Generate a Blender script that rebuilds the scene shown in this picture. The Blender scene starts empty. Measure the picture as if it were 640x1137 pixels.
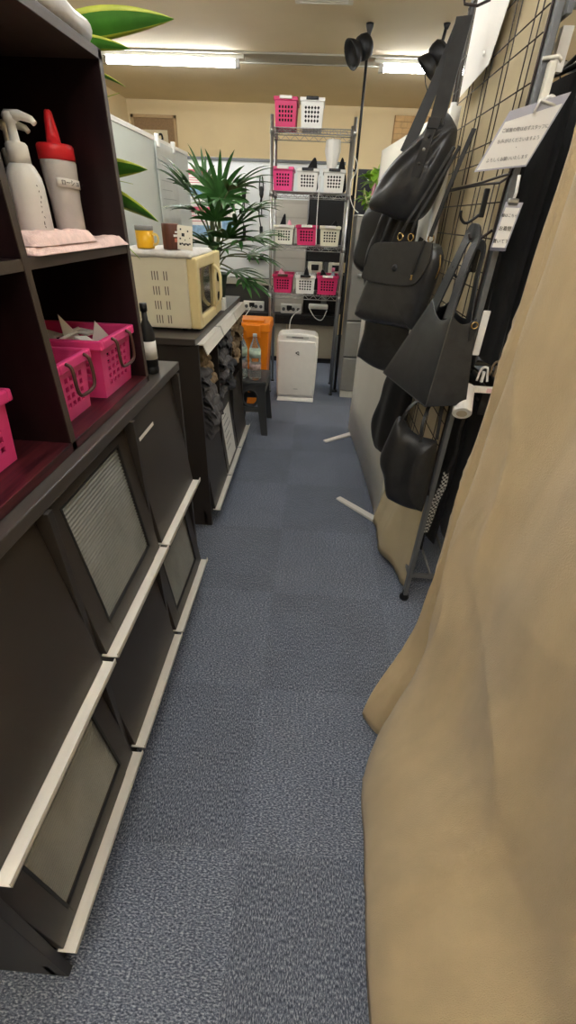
import bpy, bmesh, math, random
from mathutils import Vector, Matrix, noise
random.seed(7)
SC = bpy.context.scene
C = SC.collection
PI = math.pi

# ------------------------------------------------------------------ camera, world, exposure
cam_d = bpy.data.cameras.new('camera'); cam = bpy.data.objects.new('camera', cam_d); C.objects.link(cam)
cam_d.sensor_fit = 'VERTICAL'; cam_d.sensor_height = 36.0; cam_d.lens = 36.0*478.7/1137
cam_d.clip_start = 0.02
cax = Vector((0.997338, 0.063789, 0.035338)); cay = Vector((-0.065128, 0.561172, 0.825133)); caz = Vector((0.032804, -0.825238, 0.563832))
M = Matrix.Identity(4)
for i in range(3):
    M[i][0] = cax[i]; M[i][1] = cay[i]; M[i][2] = caz[i]
M[2][3] = 1.45
cam.matrix_world = M
SC.camera = cam
w = bpy.data.worlds.new('world'); SC.world = w; w.use_nodes = True
w.node_tree.nodes['Background'].inputs[0].default_value = (0.95, 0.97, 1.0, 1)
w.node_tree.nodes['Background'].inputs[1].default_value = 0.25
SC.view_settings.view_transform = 'Standard'; SC.view_settings.look = 'None'
SC.view_settings.exposure = 2.1; SC.view_settings.gamma = 1.0
SC.view_settings.use_curve_mapping = False
TUBE = 16.0      # strength of the fluorescent tubes

# ------------------------------------------------------------------ materials
def s2l(c):
    return tuple(((v/255)/12.92 if v/255 <= .04045 else ((v/255+.055)/1.055)**2.4) for v in c)
MATS = {}
def mat(name, rgb, rough=.5, metal=0., var=0., vscale=20., bump=0., bscale=200., emit=0., trans=0., alpha=1., coat=0., stretch=None, spec=.5, sheen=0., ior=1.45):
    if name in MATS: return MATS[name]
    m = bpy.data.materials.new(name); m.use_nodes = True; MATS[name] = m
    nt = m.node_tree; b = nt.nodes['Principled BSDF']; c = s2l(rgb)
    b.inputs['Base Color'].default_value = (*c, 1); b.inputs['Roughness'].default_value = rough
    b.inputs['Metallic'].default_value = metal; b.inputs['Specular IOR Level'].default_value = spec
    b.inputs['IOR'].default_value = ior
    if coat: b.inputs['Coat Weight'].default_value = coat; b.inputs['Coat Roughness'].default_value = .15
    if sheen: b.inputs['Sheen Weight'].default_value = sheen
    if trans: b.inputs['Transmission Weight'].default_value = trans
    if alpha < 1: b.inputs['Alpha'].default_value = alpha
    if emit:
        b.inputs['Emission Color'].default_value = (*c, 1); b.inputs['Emission Strength'].default_value = emit
    tc = nt.nodes.new('ShaderNodeTexCoord'); src = tc.outputs['Object']
    if stretch:
        mp = nt.nodes.new('ShaderNodeMapping'); mp.inputs['Scale'].default_value = stretch
        nt.links.new(src, mp.inputs['Vector']); src = mp.outputs['Vector']
    if var or True:
        n = nt.nodes.new('ShaderNodeTexNoise'); n.inputs['Scale'].default_value = vscale; n.inputs['Detail'].default_value = 4
        nt.links.new(src, n.inputs['Vector'])
        r = nt.nodes.new('ShaderNodeMapRange'); v = var or .02
        r.inputs['From Min'].default_value = .3; r.inputs['From Max'].default_value = .7
        r.inputs['To Min'].default_value = 1-v; r.inputs['To Max'].default_value = 1+v
        nt.links.new(n.outputs['Fac'], r.inputs['Value'])
        mx = nt.nodes.new('ShaderNodeVectorMath'); mx.operation = 'SCALE'; mx.inputs[0].default_value = c
        nt.links.new(r.outputs['Result'], mx.inputs['Scale']); nt.links.new(mx.outputs['Vector'], b.inputs['Base Color'])
    if bump:
        n2 = nt.nodes.new('ShaderNodeTexNoise'); n2.inputs['Scale'].default_value = bscale; n2.inputs['Detail'].default_value = 3
        nt.links.new(src, n2.inputs['Vector'])
        bp = nt.nodes.new('ShaderNodeBump'); bp.inputs['Strength'].default_value = bump; bp.inputs['Distance'].default_value = .002
        nt.links.new(n2.outputs['Fac'], bp.inputs['Height']); nt.links.new(bp.outputs['Normal'], b.inputs['Normal'])
    return m

def carpet():
    m = bpy.data.materials.new('carpet_tiles'); m.use_nodes = True; nt = m.node_tree; b = nt.nodes['Principled BSDF']
    N = nt.nodes.new; L = nt.links.new
    tc = N('ShaderNodeTexCoord')
    def nz(sx, sy, sc, det=3):
        mp = N('ShaderNodeMapping'); mp.inputs['Scale'].default_value = (sx, sy, 1); L(tc.outputs['Object'], mp.inputs['Vector'])
        n = N('ShaderNodeTexNoise'); n.inputs['Scale'].default_value = sc; n.inputs['Detail'].default_value = det; n.inputs['Roughness'].default_value = .7
        L(mp.outputs['Vector'], n.inputs['Vector']); return n.outputs['Fac']
    a, c_ = nz(1, .45, 300), nz(.45, 1, 300)
    off = N('ShaderNodeMapping'); off.inputs['Location'].default_value = (.22, .1, 0.013); off.inputs['Scale'].default_value = (2, 2, 2); L(tc.outputs['Object'], off.inputs['Vector'])
    ch = N('ShaderNodeTexChecker'); ch.inputs['Scale'].default_value = 1; L(off.outputs['Vector'], ch.inputs['Vector'])
    mx = N('ShaderNodeMix'); L(ch.outputs['Fac'], mx.inputs['Factor']); L(a, mx.inputs[2]); L(c_, mx.inputs[3])
    big = nz(1, 1, 3.0, 4)
    rp = N('ShaderNodeValToRGB'); e = rp.color_ramp.elements
    e[0].position = .33; e[0].color = (*s2l((52, 58, 72)), 1); e[1].position = .68; e[1].color = (*s2l((176, 183, 197)), 1)
    k = e.new(.5); k.color = (*s2l((97, 105, 122)), 1)
    L(mx.outputs[0], rp.inputs['Fac'])
    r = N('ShaderNodeMapRange'); r.inputs['To Min'].default_value = .72; r.inputs['To Max'].default_value = 1.22; L(big, r.inputs['Value'])
    ad = N('ShaderNodeMath'); ad.operation = 'MULTIPLY_ADD'; ad.inputs[1].default_value = .11; L(ch.outputs['Fac'], ad.inputs[0]); L(r.outputs['Result'], ad.inputs[2])
    vm = N('ShaderNodeVectorMath'); vm.operation = 'SCALE'; L(rp.outputs['Color'], vm.inputs[0]); L(ad.outputs[0], vm.inputs['Scale'])
    L(vm.outputs['Vector'], b.inputs['Base Color']); b.inputs['Roughness'].default_value = .95; b.inputs['Specular IOR Level'].default_value = .15
    bp = N('ShaderNodeBump'); bp.inputs['Strength'].default_value = .5; bp.inputs['Distance'].default_value = .003
    L(mx.outputs[0], bp.inputs['Height']); L(bp.outputs['Normal'], b.inputs['Normal'])
    return m

def wood():
    m = bpy.data.materials.new('dark_red_wood'); m.use_nodes = True; nt = m.node_tree; b = nt.nodes['Principled BSDF']
    N = nt.nodes.new; L = nt.links.new
    tc = N('ShaderNodeTexCoord'); mp = N('ShaderNodeMapping'); mp.inputs['Scale'].default_value = (30, 2, 30); L(tc.outputs['Object'], mp.inputs['Vector'])
    n = N('ShaderNodeTexNoise'); n.inputs['Scale'].default_value = 3; n.inputs['Detail'].default_value = 6; L(mp.outputs['Vector'], n.inputs['Vector'])
    rp = N('ShaderNodeValToRGB'); e = rp.color_ramp.elements
    e[0].position = .35; e[0].color = (*s2l((34, 12, 18)), 1); e[1].position = .7; e[1].color = (*s2l((88, 36, 40)), 1)
    L(n.outputs['Fac'], rp.inputs['Fac']); L(rp.outputs['Color'], b.inputs['Base Color'])
    b.inputs['Roughness'].default_value = .3
    return m

# ------------------------------------------------------------------ mesh helpers
OFF = {}
class MB:
    def __init__(s): s.v = []; s.f = []; s.m = []; s.sm = []
    def add(s, vs, fs, mi=0, smooth=False):
        o = len(s.v); s.v += [tuple(v) for v in vs]; s.f += [tuple(o+i for i in f) for f in fs]; s.m += [mi]*len(fs); s.sm += [smooth]*len(fs); return s
    def box(s, a, b, mi=0, mtx=None):
        x0, y0, z0 = a; x1, y1, z1 = b
        vs = [Vector(p) for p in ((x0,y0,z0),(x1,y0,z0),(x1,y1,z0),(x0,y1,z0),(x0,y0,z1),(x1,y0,z1),(x1,y1,z1),(x0,y1,z1))]
        if mtx: vs = [mtx @ v for v in vs]
        return s.add(vs, [(0,3,2,1),(4,5,6,7),(0,1,5,4),(1,2,6,5),(2,3,7,6),(3,0,4,7)], mi)
    def hexa(s, bot, top, mi=0):
        return s.add(list(bot)+list(top), [(3,2,1,0),(4,5,6,7),(0,1,5,4),(1,2,6,5),(2,3,7,6),(3,0,4,7)], mi)
    def tube(s, pts, r, n=8, mi=0, cap=True, closed=False):
        pts = [Vector(p) for p in pts]; L = len(pts); rings = []
        rr = r if isinstance(r, (list, tuple)) else [r]*L
        t0 = (pts[1]-pts[0]).normalized(); up = Vector((0,0,1)) if abs(t0.z) < .9 else Vector((1,0,0))
        u = t0.cross(up).normalized()
        for i, p in enumerate(pts):
            a = pts[i-1] if (i > 0 or closed) else p; b = pts[(i+1) % L] if (i < L-1 or closed) else p
            t = (b-a).normalized(); u = (u - t*u.dot(t))
            u = u.normalized() if u.length > 1e-6 else t.orthogonal().normalized()
            v = t.cross(u); rings.append([p + (u*math.cos(2*PI*k/n) + v*math.sin(2*PI*k/n))*rr[i] for k in range(n)])
        vs = [q for R in rings for q in R]; fs = []
        for i in range(L if closed else L-1):
            j = (i+1) % L
            for k in range(n): fs.append((i*n+k, i*n+(k+1)%n, j*n+(k+1)%n, j*n+k))
        s.add(vs, fs, mi, True)
        if cap and not closed: s.add(rings[0], [tuple(reversed(range(n)))], mi); s.add(rings[-1], [tuple(range(n))], mi)
        return s
    def band(s, pts, wdirs, wd, th, mi=0):      # flat strap along pts; wdirs = width direction(s)
        pts = [Vector(p) for p in pts]; L = len(pts); vs = []
        for i, p in enumerate(pts):
            a = pts[max(0, i-1)]; b = pts[min(L-1, i+1)]; t = (b-a).normalized()
            wv = Vector(wdirs[i] if isinstance(wdirs, list) else wdirs); wv = (wv - t*wv.dot(t)).normalized(); nn = t.cross(wv)
            ww = wd[i] if isinstance(wd, (list, tuple)) else wd
            vs += [p - wv*ww/2 - nn*th/2, p + wv*ww/2 - nn*th/2, p + wv*ww/2 + nn*th/2, p - wv*ww/2 + nn*th/2]
        fs = [(3,2,1,0)] + [(4*i+k, 4*i+(k+1)%4, 4*i+4+(k+1)%4, 4*i+4+k) for i in range(L-1) for k in range(4)] + [(4*L-4, 4*L-3, 4*L-2, 4*L-1)]
        return s.add(vs, fs, mi)
    def lathe(s, c, prof, n=24, mi=0, mtx=None, sx=1, sy=1):      # prof: (r, z) from bottom to top
        c = Vector(c); vs = []
        for r, z in prof:
            for k in range(n):
                p = Vector((r*math.cos(2*PI*k/n)*sx, r*math.sin(2*PI*k/n)*sy, z))
                vs.append(c + (mtx @ p if mtx else p))
        fs = [(i*n+k, i*n+(k+1)%n, (i+1)*n+(k+1)%n, (i+1)*n+k) for i in range(len(prof)-1) for k in range(n)]
        s.add(vs, fs, mi, True)
        s.add([vs[k] for k in range(n)], [tuple(reversed(range(n)))], mi); s.add([vs[(len(prof)-1)*n+k] for k in range(n)], [tuple(range(n))], mi)
        return s
    def prism(s, poly, d, mi=0):                # poly: 3D points, extruded by vector d
        P = [Vector(p) for p in poly]; d = Vector(d); n = len(P)
        return s.add(P+[p+d for p in P], [tuple(reversed(range(n))), tuple(range(n, 2*n))]+[(i, (i+1)%n, n+(i+1)%n, n+i) for i in range(n)], mi)
    def grid(s, fn, nu, nv, mi=0):
        vs = [fn(i/nu, j/nv) for j in range(nv+1) for i in range(nu+1)]
        return s.add(vs, [(j*(nu+1)+i, j*(nu+1)+i+1, (j+1)*(nu+1)+i+1, (j+1)*(nu+1)+i) for j in range(nv) for i in range(nu)], mi, True)
    def build(s, name, mats, parent=None, bevel=0, solid=0, sub=0, smooth=False, seg=2):
        me = bpy.data.meshes.new(name); o = bpy.data.objects.new(name, me); C.objects.link(o)
        L = OFF.get(parent.name, Vector()) if parent else Vector()
        me.from_pydata([(v[0]-L[0], v[1]-L[1], v[2]-L[2]) for v in s.v], [], s.f)
        for m in (mats if isinstance(mats, (list, tuple)) else [mats]): me.materials.append(m)
        for p, mi, sm in zip(me.polygons, s.m, s.sm): p.material_index = mi; p.use_smooth = sm or smooth
        bm = bmesh.new(); bm.from_mesh(me); bmesh.ops.remove_doubles(bm, verts=bm.verts, dist=1e-5)
        if not solid: bmesh.ops.recalc_face_normals(bm, faces=bm.faces)
        bm.to_mesh(me); bm.free(); me.update()
        if parent: o.parent = parent; OFF[o.name] = L
        if solid:
            md = o.modifiers.new('thick', 'SOLIDIFY'); md.thickness = solid; md.offset = 0
        if bevel:
            md = o.modifiers.new('bevel', 'BEVEL'); md.width = bevel; md.segments = seg; md.limit_method = 'ANGLE'; md.angle_limit = .6
        if sub:
            md = o.modifiers.new('sub', 'SUBSURF'); md.levels = sub; md.render_levels = sub
        return o
def tag(o, label=None, cat=None, group=None, kind=None):
    if label: o['label'] = label
    if cat: o['category'] = cat
    if group: o['group'] = group
    if kind: o['kind'] = kind
    return o
def thing(name, loc, label, cat, group=None):
    o = bpy.data.objects.new(name, None); C.objects.link(o); o.location = loc; o.empty_display_size = .05
    OFF[o.name] = Vector(loc); return tag(o, label, cat, group)
def copy_tree(o, parent=None):
    c = o.copy(); C.objects.link(c)
    if parent: c.parent = parent
    for ch in list(o.children): copy_tree(ch, c)
    return c
def dup(o, loc, label, rz=None):
    c = copy_tree(o); c.location = loc; c['label'] = label; OFF[c.name] = Vector(loc)
    if rz is not None: c.rotation_euler = (0, 0, rz)
    return c
def boxo(name, a, b, m, parent=None, bevel=0): return MB().box(a, b).build(name, m, parent, bevel)
def text(name, body, size, org, xd, yd, m, parent, align='CENTER', ext=.0003, sx=1.0):
    cu = bpy.data.curves.new(name, 'FONT'); cu.body = body; cu.size = size; cu.align_x = align; cu.align_y = 'CENTER'; cu.extrude = ext
    t = bpy.data.objects.new('tmp', cu); C.objects.link(t); bpy.context.view_layer.update()
    me = bpy.data.meshes.new_from_object(t.evaluated_get(bpy.context.evaluated_depsgraph_get())); bpy.data.objects.remove(t)
    xd = Vector(xd).normalized(); yd = Vector(yd); yd = (yd-xd*yd.dot(xd)).normalized(); zd = xd.cross(yd); L = OFF.get(parent.name, Vector())
    for v in me.vertices: v.co = Vector(org)-L + xd*v.co.x*sx + yd*v.co.y + zd*v.co.z
    me.materials.clear(); me.materials.append(m)
    o = bpy.data.objects.new(name, me); C.objects.link(o); o.parent = parent; OFF[o.name] = L
    return o
def catmull(pts, n=6, closed=True):
    P = [Vector(p) for p in pts]; L = len(P); out = []
    for i in range(L if closed else L-1):
        p0 = P[(i-1) % L] if closed or i > 0 else P[0]; p1 = P[i]; p2 = P[(i+1) % L]; p3 = P[(i+2) % L] if closed or i+2 < L else P[-1]
        for k in range(n):
            t = k/n
            out.append(.5*((2*p1)+(p2-p0)*t+(2*p0-5*p1+4*p2-p3)*t*t+(-p0+3*p1-3*p2+p3)*t**3))
    if not closed: out.append(P[-1])
    return out

# ------------------------------------------------------------------ palette
m_carpet = carpet(); m_wood = wood()
m_wall = mat('cream_wall', (230, 210, 166), .9, var=.03, vscale=3, bump=.4, bscale=350)
m_ceil = mat('cream_ceiling', (222, 206, 172), .9, var=.03, vscale=3, bump=.6, bscale=260)
m_black = mat('dark_cabinet_laminate', (47, 42, 39), .42, var=.08, vscale=6, bump=.15, bscale=500)
m_flap = mat('dark_flap_laminate', (56, 50, 45), .38, var=.06, vscale=5, bump=.15, bscale=500)
m_edge = mat('greybrown_edge', (72, 62, 54), .45, var=.12, vscale=40, stretch=(1, .1, 1))
m_dark = mat('dark_maroon_panel', (30, 17, 19), .32, var=.3, vscale=6, stretch=(6, 6, .6))
m_blackback = mat('black_back_panel', (14, 11, 12), .5)
m_alu = mat('brushed_aluminium', (232, 227, 218), .42, metal=.1, var=.05, vscale=60, stretch=(1, .1, 1))
m_glass = mat('ribbed_glass', (150, 152, 149), .22, metal=.35, var=.2, vscale=4, coat=.5, stretch=(1, 2, 1))
m_label = mat('white_label', (232, 228, 222), .5)
m_ink = mat('black_ink', (30, 28, 30), .6)
m_leather = mat('black_leather', (50, 51, 53), .31, var=.2, vscale=30, bump=.25, bscale=420, coat=.15)
m_leather2 = mat('soft_black_leather', (38, 38, 39), .42, var=.2, vscale=20, bump=.4, bscale=300)
m_edgepaint = mat('charcoal_leather_edge', (74, 74, 72), .5)
m_blkcloth = mat('black_cloth', (15, 15, 18), .9, var=.3, vscale=14, bump=.4, bscale=300, sheen=.15)
m_gold = mat('pale_gold_metal', (196, 170, 120), .25, metal=1)
m_steel = mat('chromed_steel', (170, 170, 168), .28, metal=.85)
m_greysteel = mat('grey_painted_steel', (108, 110, 112), .42, metal=.3)
m_wire = mat('black_brown_wire', (52, 42, 40), .45, metal=.2)
m_beige = mat('beige_curtain_fabric', (204, 182, 144), .88, var=.09, vscale=9, bump=.8, bscale=420, sheen=.2, stretch=(1, 1.6, .6))
m_beige2 = mat('beige_lining_fabric', (170, 138, 92), .9, var=.08, vscale=9, bump=.5, bscale=600)
m_beigeback = mat('pale_beige_back_cloth', (200, 185, 152), .9, var=.07, vscale=4, bump=.3, bscale=500)
m_white = mat('white_plastic', (232, 230, 224), .35)
m_offw = mat('offwhite_plastic', (224, 221, 208), .4)
m_cream = mat('cream_enamel', (232, 226, 204), .35)
m_yel = mat('yellowed_cream_plastic', (232, 214, 160), .35)
m_pink = mat('hot_pink_plastic', (236, 72, 140), .35, coat=.2)
m_pink2 = mat('deep_pink_plastic', (206, 48, 104), .4)
m_brown = mat('brown_metal_handle', (96, 70, 60), .35, metal=.5)
m_red = mat('red_plastic', (226, 44, 52), .3)
m_paper = mat('white_paper', (236, 233, 228), .8, var=.03, vscale=6)
m_towel = mat('pale_pink_towel', (236, 206, 200), .95, var=.1, vscale=60, bump=1, bscale=250)
m_leaf = mat('green_leaf', (64, 120, 40), .38, var=.25, vscale=14)
m_leafedge = mat('yellow_green_leaf_margin', (178, 190, 70), .4, var=.15, vscale=20)
m_palm = mat('dark_palm_leaf', (50, 94, 40), .38, var=.35, vscale=12)
m_palmst = mat('palm_stem', (96, 104, 70), .6, var=.2, vscale=30)
m_orange = mat('orange_plastic', (240, 136, 26), .35)
m_pet = mat('clear_pet_plastic', (226, 238, 238), .08, trans=.9, ior=1.2)
m_stool = mat('dark_grey_plastic', (58, 60, 62), .5, bump=.3, bscale=300)
m_fridge = mat('silver_grey_fridge', (150, 148, 142), .35, metal=.35, var=.03)
m_fridgetop = mat('pale_fridge_panel', (220, 220, 214), .35)
m_board = mat('white_board', (226, 230, 230), .35, var=.02, vscale=3)
m_greenboard = mat('pale_grey_green_board', (206, 213, 207), .6, var=.02, vscale=3)
m_black2 = mat('matte_black_metal', (24, 24, 25), .5)
m_glow = mat('fluorescent_tube', (243, 246, 250), .5, emit=TUBE)

# ------------------------------------------------------------------ room
XL, XR, Y0, Y1, ZC = -2.46, 2.4, -1.6, 7.0, 2.57
def struct(name, a, b, m, bevel=0): return tag(boxo(name, a, b, m, bevel=bevel), kind='structure')
struct('floor', (XL, Y0, -.1), (XR, Y1, 0), m_carpet)
struct('ceiling', (XL, Y0, ZC), (XR, Y1, ZC+.1), m_ceil)
struct('wall_back', (XL, Y1, 0), (XR, Y1+.1, ZC), m_wall)
struct('wall_left', (XL-.1, Y0, 0), (XL, Y1, ZC), m_wall)
struct('wall_right', (XR, Y0, 0), (XR+.1, Y1, ZC), m_wall)
struct('wall_front', (XL, Y0-.1, 0), (XR, Y0, ZC), m_wall)

# ceiling lights: a surface channel with bare tubes
def tubelight(x0, x1, y, label, cat='ceiling light', group=None):
    t = thing('fluorescent_ceiling_light', ((x0+x1)/2, y, ZC), label, cat, group)
    boxo('housing', (x0-.06, y-.035, ZC-.03), (x1+.06, y+.035, ZC), m_offw, t, .004)
    for s, x in ((1, x0), (-1, x1)):
        so = MB().box((x-.02, y-.02, ZC-.085), (x+.02, y+.02, ZC-.028)).build('lamp_holder', m_steel, t, .004)
    MB().tube([(x0+.02, y, ZC-.062), (x1-.02, y, ZC-.062)], .0165, 10).build('tube', m_glow, t)
    return t
ch = MB()
ch.box((XL, 5.05, ZC-.012), (XR, 5.07, ZC)); ch.box((XL, 5.07, ZC-.004), (XR, 5.33, ZC)); ch.box((XL, 5.33, ZC-.012), (XR, 5.345, ZC))
tag(ch.build('trim_1', mat('grey_ceiling_channel', (168, 164, 150), .6)), kind='structure')
tubelight(-1.95, -.80, 5.15, 'lit fluorescent tube on the ceiling above the palm and the white board')
tubelight(.42, 1.57, 5.15, 'lit fluorescent tube on the ceiling behind the two black spotlights')
for x, y, lab in ((.0, 2.3, 'over the middle of the aisle'), (-.75, -.6, 'behind and left of the viewer'), (.0, .5, 'over the near end of the aisle'), (.75, -.8, 'behind and right of the viewer'), (-1.2, 3.3, 'over the second cabinet'), (1.5, 3.2, 'over the right side of the room')):
    tubelight(x-.58, x+.58, y, 'fluorescent ceiling tube '+lab+', above the picture')
v = thing('ceiling_vent', (-.07, 4.0, ZC), 'pale rectangular vent cover in the ceiling at the top edge', 'vent')
boxo('frame', (-.25, 3.72, ZC-.015), (.11, 4.02, ZC), m_offw, v, .004)
sl = MB()
for k in range(7): sl.box((-.22, 3.75+k*.037, ZC-.02), (.08, 3.765+k*.037, ZC-.014))
sl.build('louvre', m_white, v)

# ------------------------------------------------------------------ flap cabinets
LZ = (.0, 1.015)
def flap(parent, y0, y1, zb, zt, glass=False, label=None):
    xt, xb = -.492, -.447           # top is recessed, foot stands proud
    def P(u, v, d=0): # u along y, v up, d outwards
        x = xb+(xt-xb)*v; return (x+d, y0+(y1-y0)*u, zb+(zt-zb)*v)
    mb = MB(); T = -.018
    def slab(m, u0, u1, v0, v1, d0=0, d1=T, mi=0):
        m.add([P(u0,v0,d0),P(u1,v0,d0),P(u1,v1,d0),P(u0,v1,d0),P(u0,v0,d1),P(u1,v0,d1),P(u1,v1,d1),P(u0,v1,d1)], [(0,1,2,3),(7,6,5,4),(4,5,1,0),(5,6,2,1),(6,7,3,2),(7,4,0,3)], mi)
    if glass:
        slab(mb, 0, .14, 0, 1); slab(mb, .86, 1, 0, 1); slab(mb, .14, .86, 0, .13); slab(mb, .14, .86, .91, 1)
        d = mb.build('flap_door', m_flap, parent, .0015)
        g = MB(); n = 34*6
        g.grid(lambda a, b: P(.13+.74*a, .12+.80*b, -.008+.0021*math.sin(b*34*2*PI)), 2, n)
        g.build('glass_pane', m_glass, d)
        rim = MB()
        for u0, u1, v0, v1 in ((.13,.145,.12,.92),(.855,.87,.12,.92),(.14,.86,.12,.132),(.14,.86,.908,.92)): slab(rim, u0, u1, v0, v1, .001, -.004)
        rim.build('pane_bead', m_black2, d)
    else:
        slab(mb, 0, 1, 0, 1); d = mb.build('flap_door', m_flap, parent, .0015)
    h = MB(); h.box((xb-.012, y0-.004, zb-.004), (xb+.03, y1+.004, zb-.001)); h.box((xb+.0275, y0-.004, zb-.004), (xb+.03, y1+.004, zb+.012))
    h.build('ledge_handle', m_alu, d).__setitem__('label', 'silver metal ledge')
    if label:
        u0, v0, u1, v1 = label; s_ = MB(); slab(s_, u0, u1, v0, v1, .0006, .0001); s_.build('label_strip', m_label, d)['label'] = 'white label strip'
    return d
def carcass(t, y0, y1, ncol, xf=-.463, xb=-.90, z1=1.015, mid=.555):
    pw = (y1-y0-.018)/ncol
    for k in range(ncol+1):
        y = y0+k*pw; boxo('side_panel' if k in (0, ncol) else 'divider', (xb, y, 0), (xf, y+.018, z1-.028), m_black, t, .001)
    boxo('countertop', (xb-.01, y0-.01, z1-.028), (xf-.008, y1+.035, z1), mat('grey_brown_countertop', (70, 65, 62), .36, var=.08, vscale=12, stretch=(1, .15, 1)), t, .003)
    boxo('back_panel', (xb, y0, .02), (xb+.01, y1, z1-.03), m_blackback, t)
    boxo('bottom_board', (xb, y0+.004, .085), (xf-.015, y1-.004, .103), m_black, t)
    boxo('middle_board', (xb, y0+.004, mid-.009), (xf-.02, y1-.004, mid+.009), m_black, t)
    boxo('plinth', (xf-.04, y0, 0), (xf-.025, y1, .09), m_black, t)
    return [(y0+k*pw+.02, y0+(k+1)*pw-.002) for k in range(ncol)]
cab = thing('flap_door_cabinet', (-.68, .85, 0), 'dark brown low cabinet with six sloping flap doors and silver ledges, nearest on the left', 'cabinet')
cols = carcass(cab, .185, 1.50, 3)
for i, (a, b) in enumerate(cols):
    flap(cab, a, b, .565, .982, glass=(i == 1), label=(.12, .80, .42, .825) if i == 2 else None)
    flap(cab, a, b, .145, .545, glass=(i != 1), label=(.12, .86, .40, .875) if i == 2 else None)
cab2 = thing('flap_door_cabinet', (-.70, 2.6, 0), 'dark brown flap cabinet under the cream microwave, upper openings stuffed with clothes', 'cabinet')
cols2 = carcass(cab2, 1.94, 3.16, 3, xf=-.503, xb=-.92, z1=1.0, mid=.52)
for i, (a, b) in enumerate(cols2):
    d = flap(cab2, a, b, .10, .51)
    for o in (d, *d.children):
        for vv in o.data.vertices: vv.co.x -= .035
    # upper flap slid away under the top: only its ledge shows
    h = MB(); h.band([(-.492, a, .985), (-.492, b, .985)], (-.5, 0, 1), .002, .002)
    h = MB(); x = -.495
    h.prism([(x-.03, a, .972), (x+.012, a, .975), (x+.03, a, .93), (x+.026, a, .928), (x+.009, a, .970), (x-.03, a, .968)], (0, b-a, 0))
    h.build('raised_ledge_handle', m_alu, cab2)['label'] = 'silver ledge of a flap slid in under the top'
# notice sheet on the second cabinet's middle flap
a, b = cols2[1]
p = MB(); xx = lambda z: -.4815-(z-.10)/.41*.045+.0012
pl = [(xx(.46), a+.05, .46), (xx(.46), a+.30, .46), (xx(.13), a+.30, .13), (xx(.13), a+.05, .13)]
p.prism(pl, (.0006, 0, 0))
po = thing('notice_sheet', (-.49, a+.18, .13), 'white notice sheet taped on a dark flap door of the cabinet under the microwave', 'notice')
p.build('sheet', m_paper, po)
q = MB()
for r in range(6):
    z = .43-r*.04; q.box((xx(z)+.0008, a+.08, z-.006), (xx(z)+.002, a+.18+.10*((r*7) % 5)/5, z))
q.build('printed_lines', mat('grey_ink', (150, 150, 150), .7), po)

# open shelf unit standing on the near cabinet
sh = thing('open_shelf_unit', (-.65, .82, 1.015), 'dark open shelf unit of four cubbies standing on the near cabinet', 'shelf')
sx0, sx1, sy0, sy1, sz0, sz1 = -.80, -.50, .345, 1.305, 1.016, 1.735
boxo('top_board', (sx0, sy0, sz1-.018), (sx1, sy1, sz1), m_edge, sh, .001)
boxo('bottom_board', (sx0, sy0, sz0), (sx1, sy1, sz0+.02), m_wood, sh, .001)
def panel(name, y, t=.018):
    mb = MB(); mb.box((sx0, y, sz0+.02), (sx1-.002, y+t, sz1-.018)); mb.box((sx1-.002, y, sz0+.0), (sx1, y+t, sz1), mi=1)
    return mb.build(name, [m_dark, m_edge], sh)
panel('side_panel', sy0); panel('side_panel', sy1-.018); panel('divider', .812)
for a_, b_ in ((sy0+.018, .812), (.83, sy1-.018)):
    mb = MB(); mb.box((sx0, a_, 1.358), (sx1-.004, b_, 1.376)); mb.box((sx1-.004, a_, 1.358), (sx1-.002, b_, 1.376), mi=1); mb.build('shelf_board', [m_dark, m_edge], sh)
boxo('back_panel', (sx0-.006, sy0, sz0), (sx0, sy1, sz1), m_blackback, sh)

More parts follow.
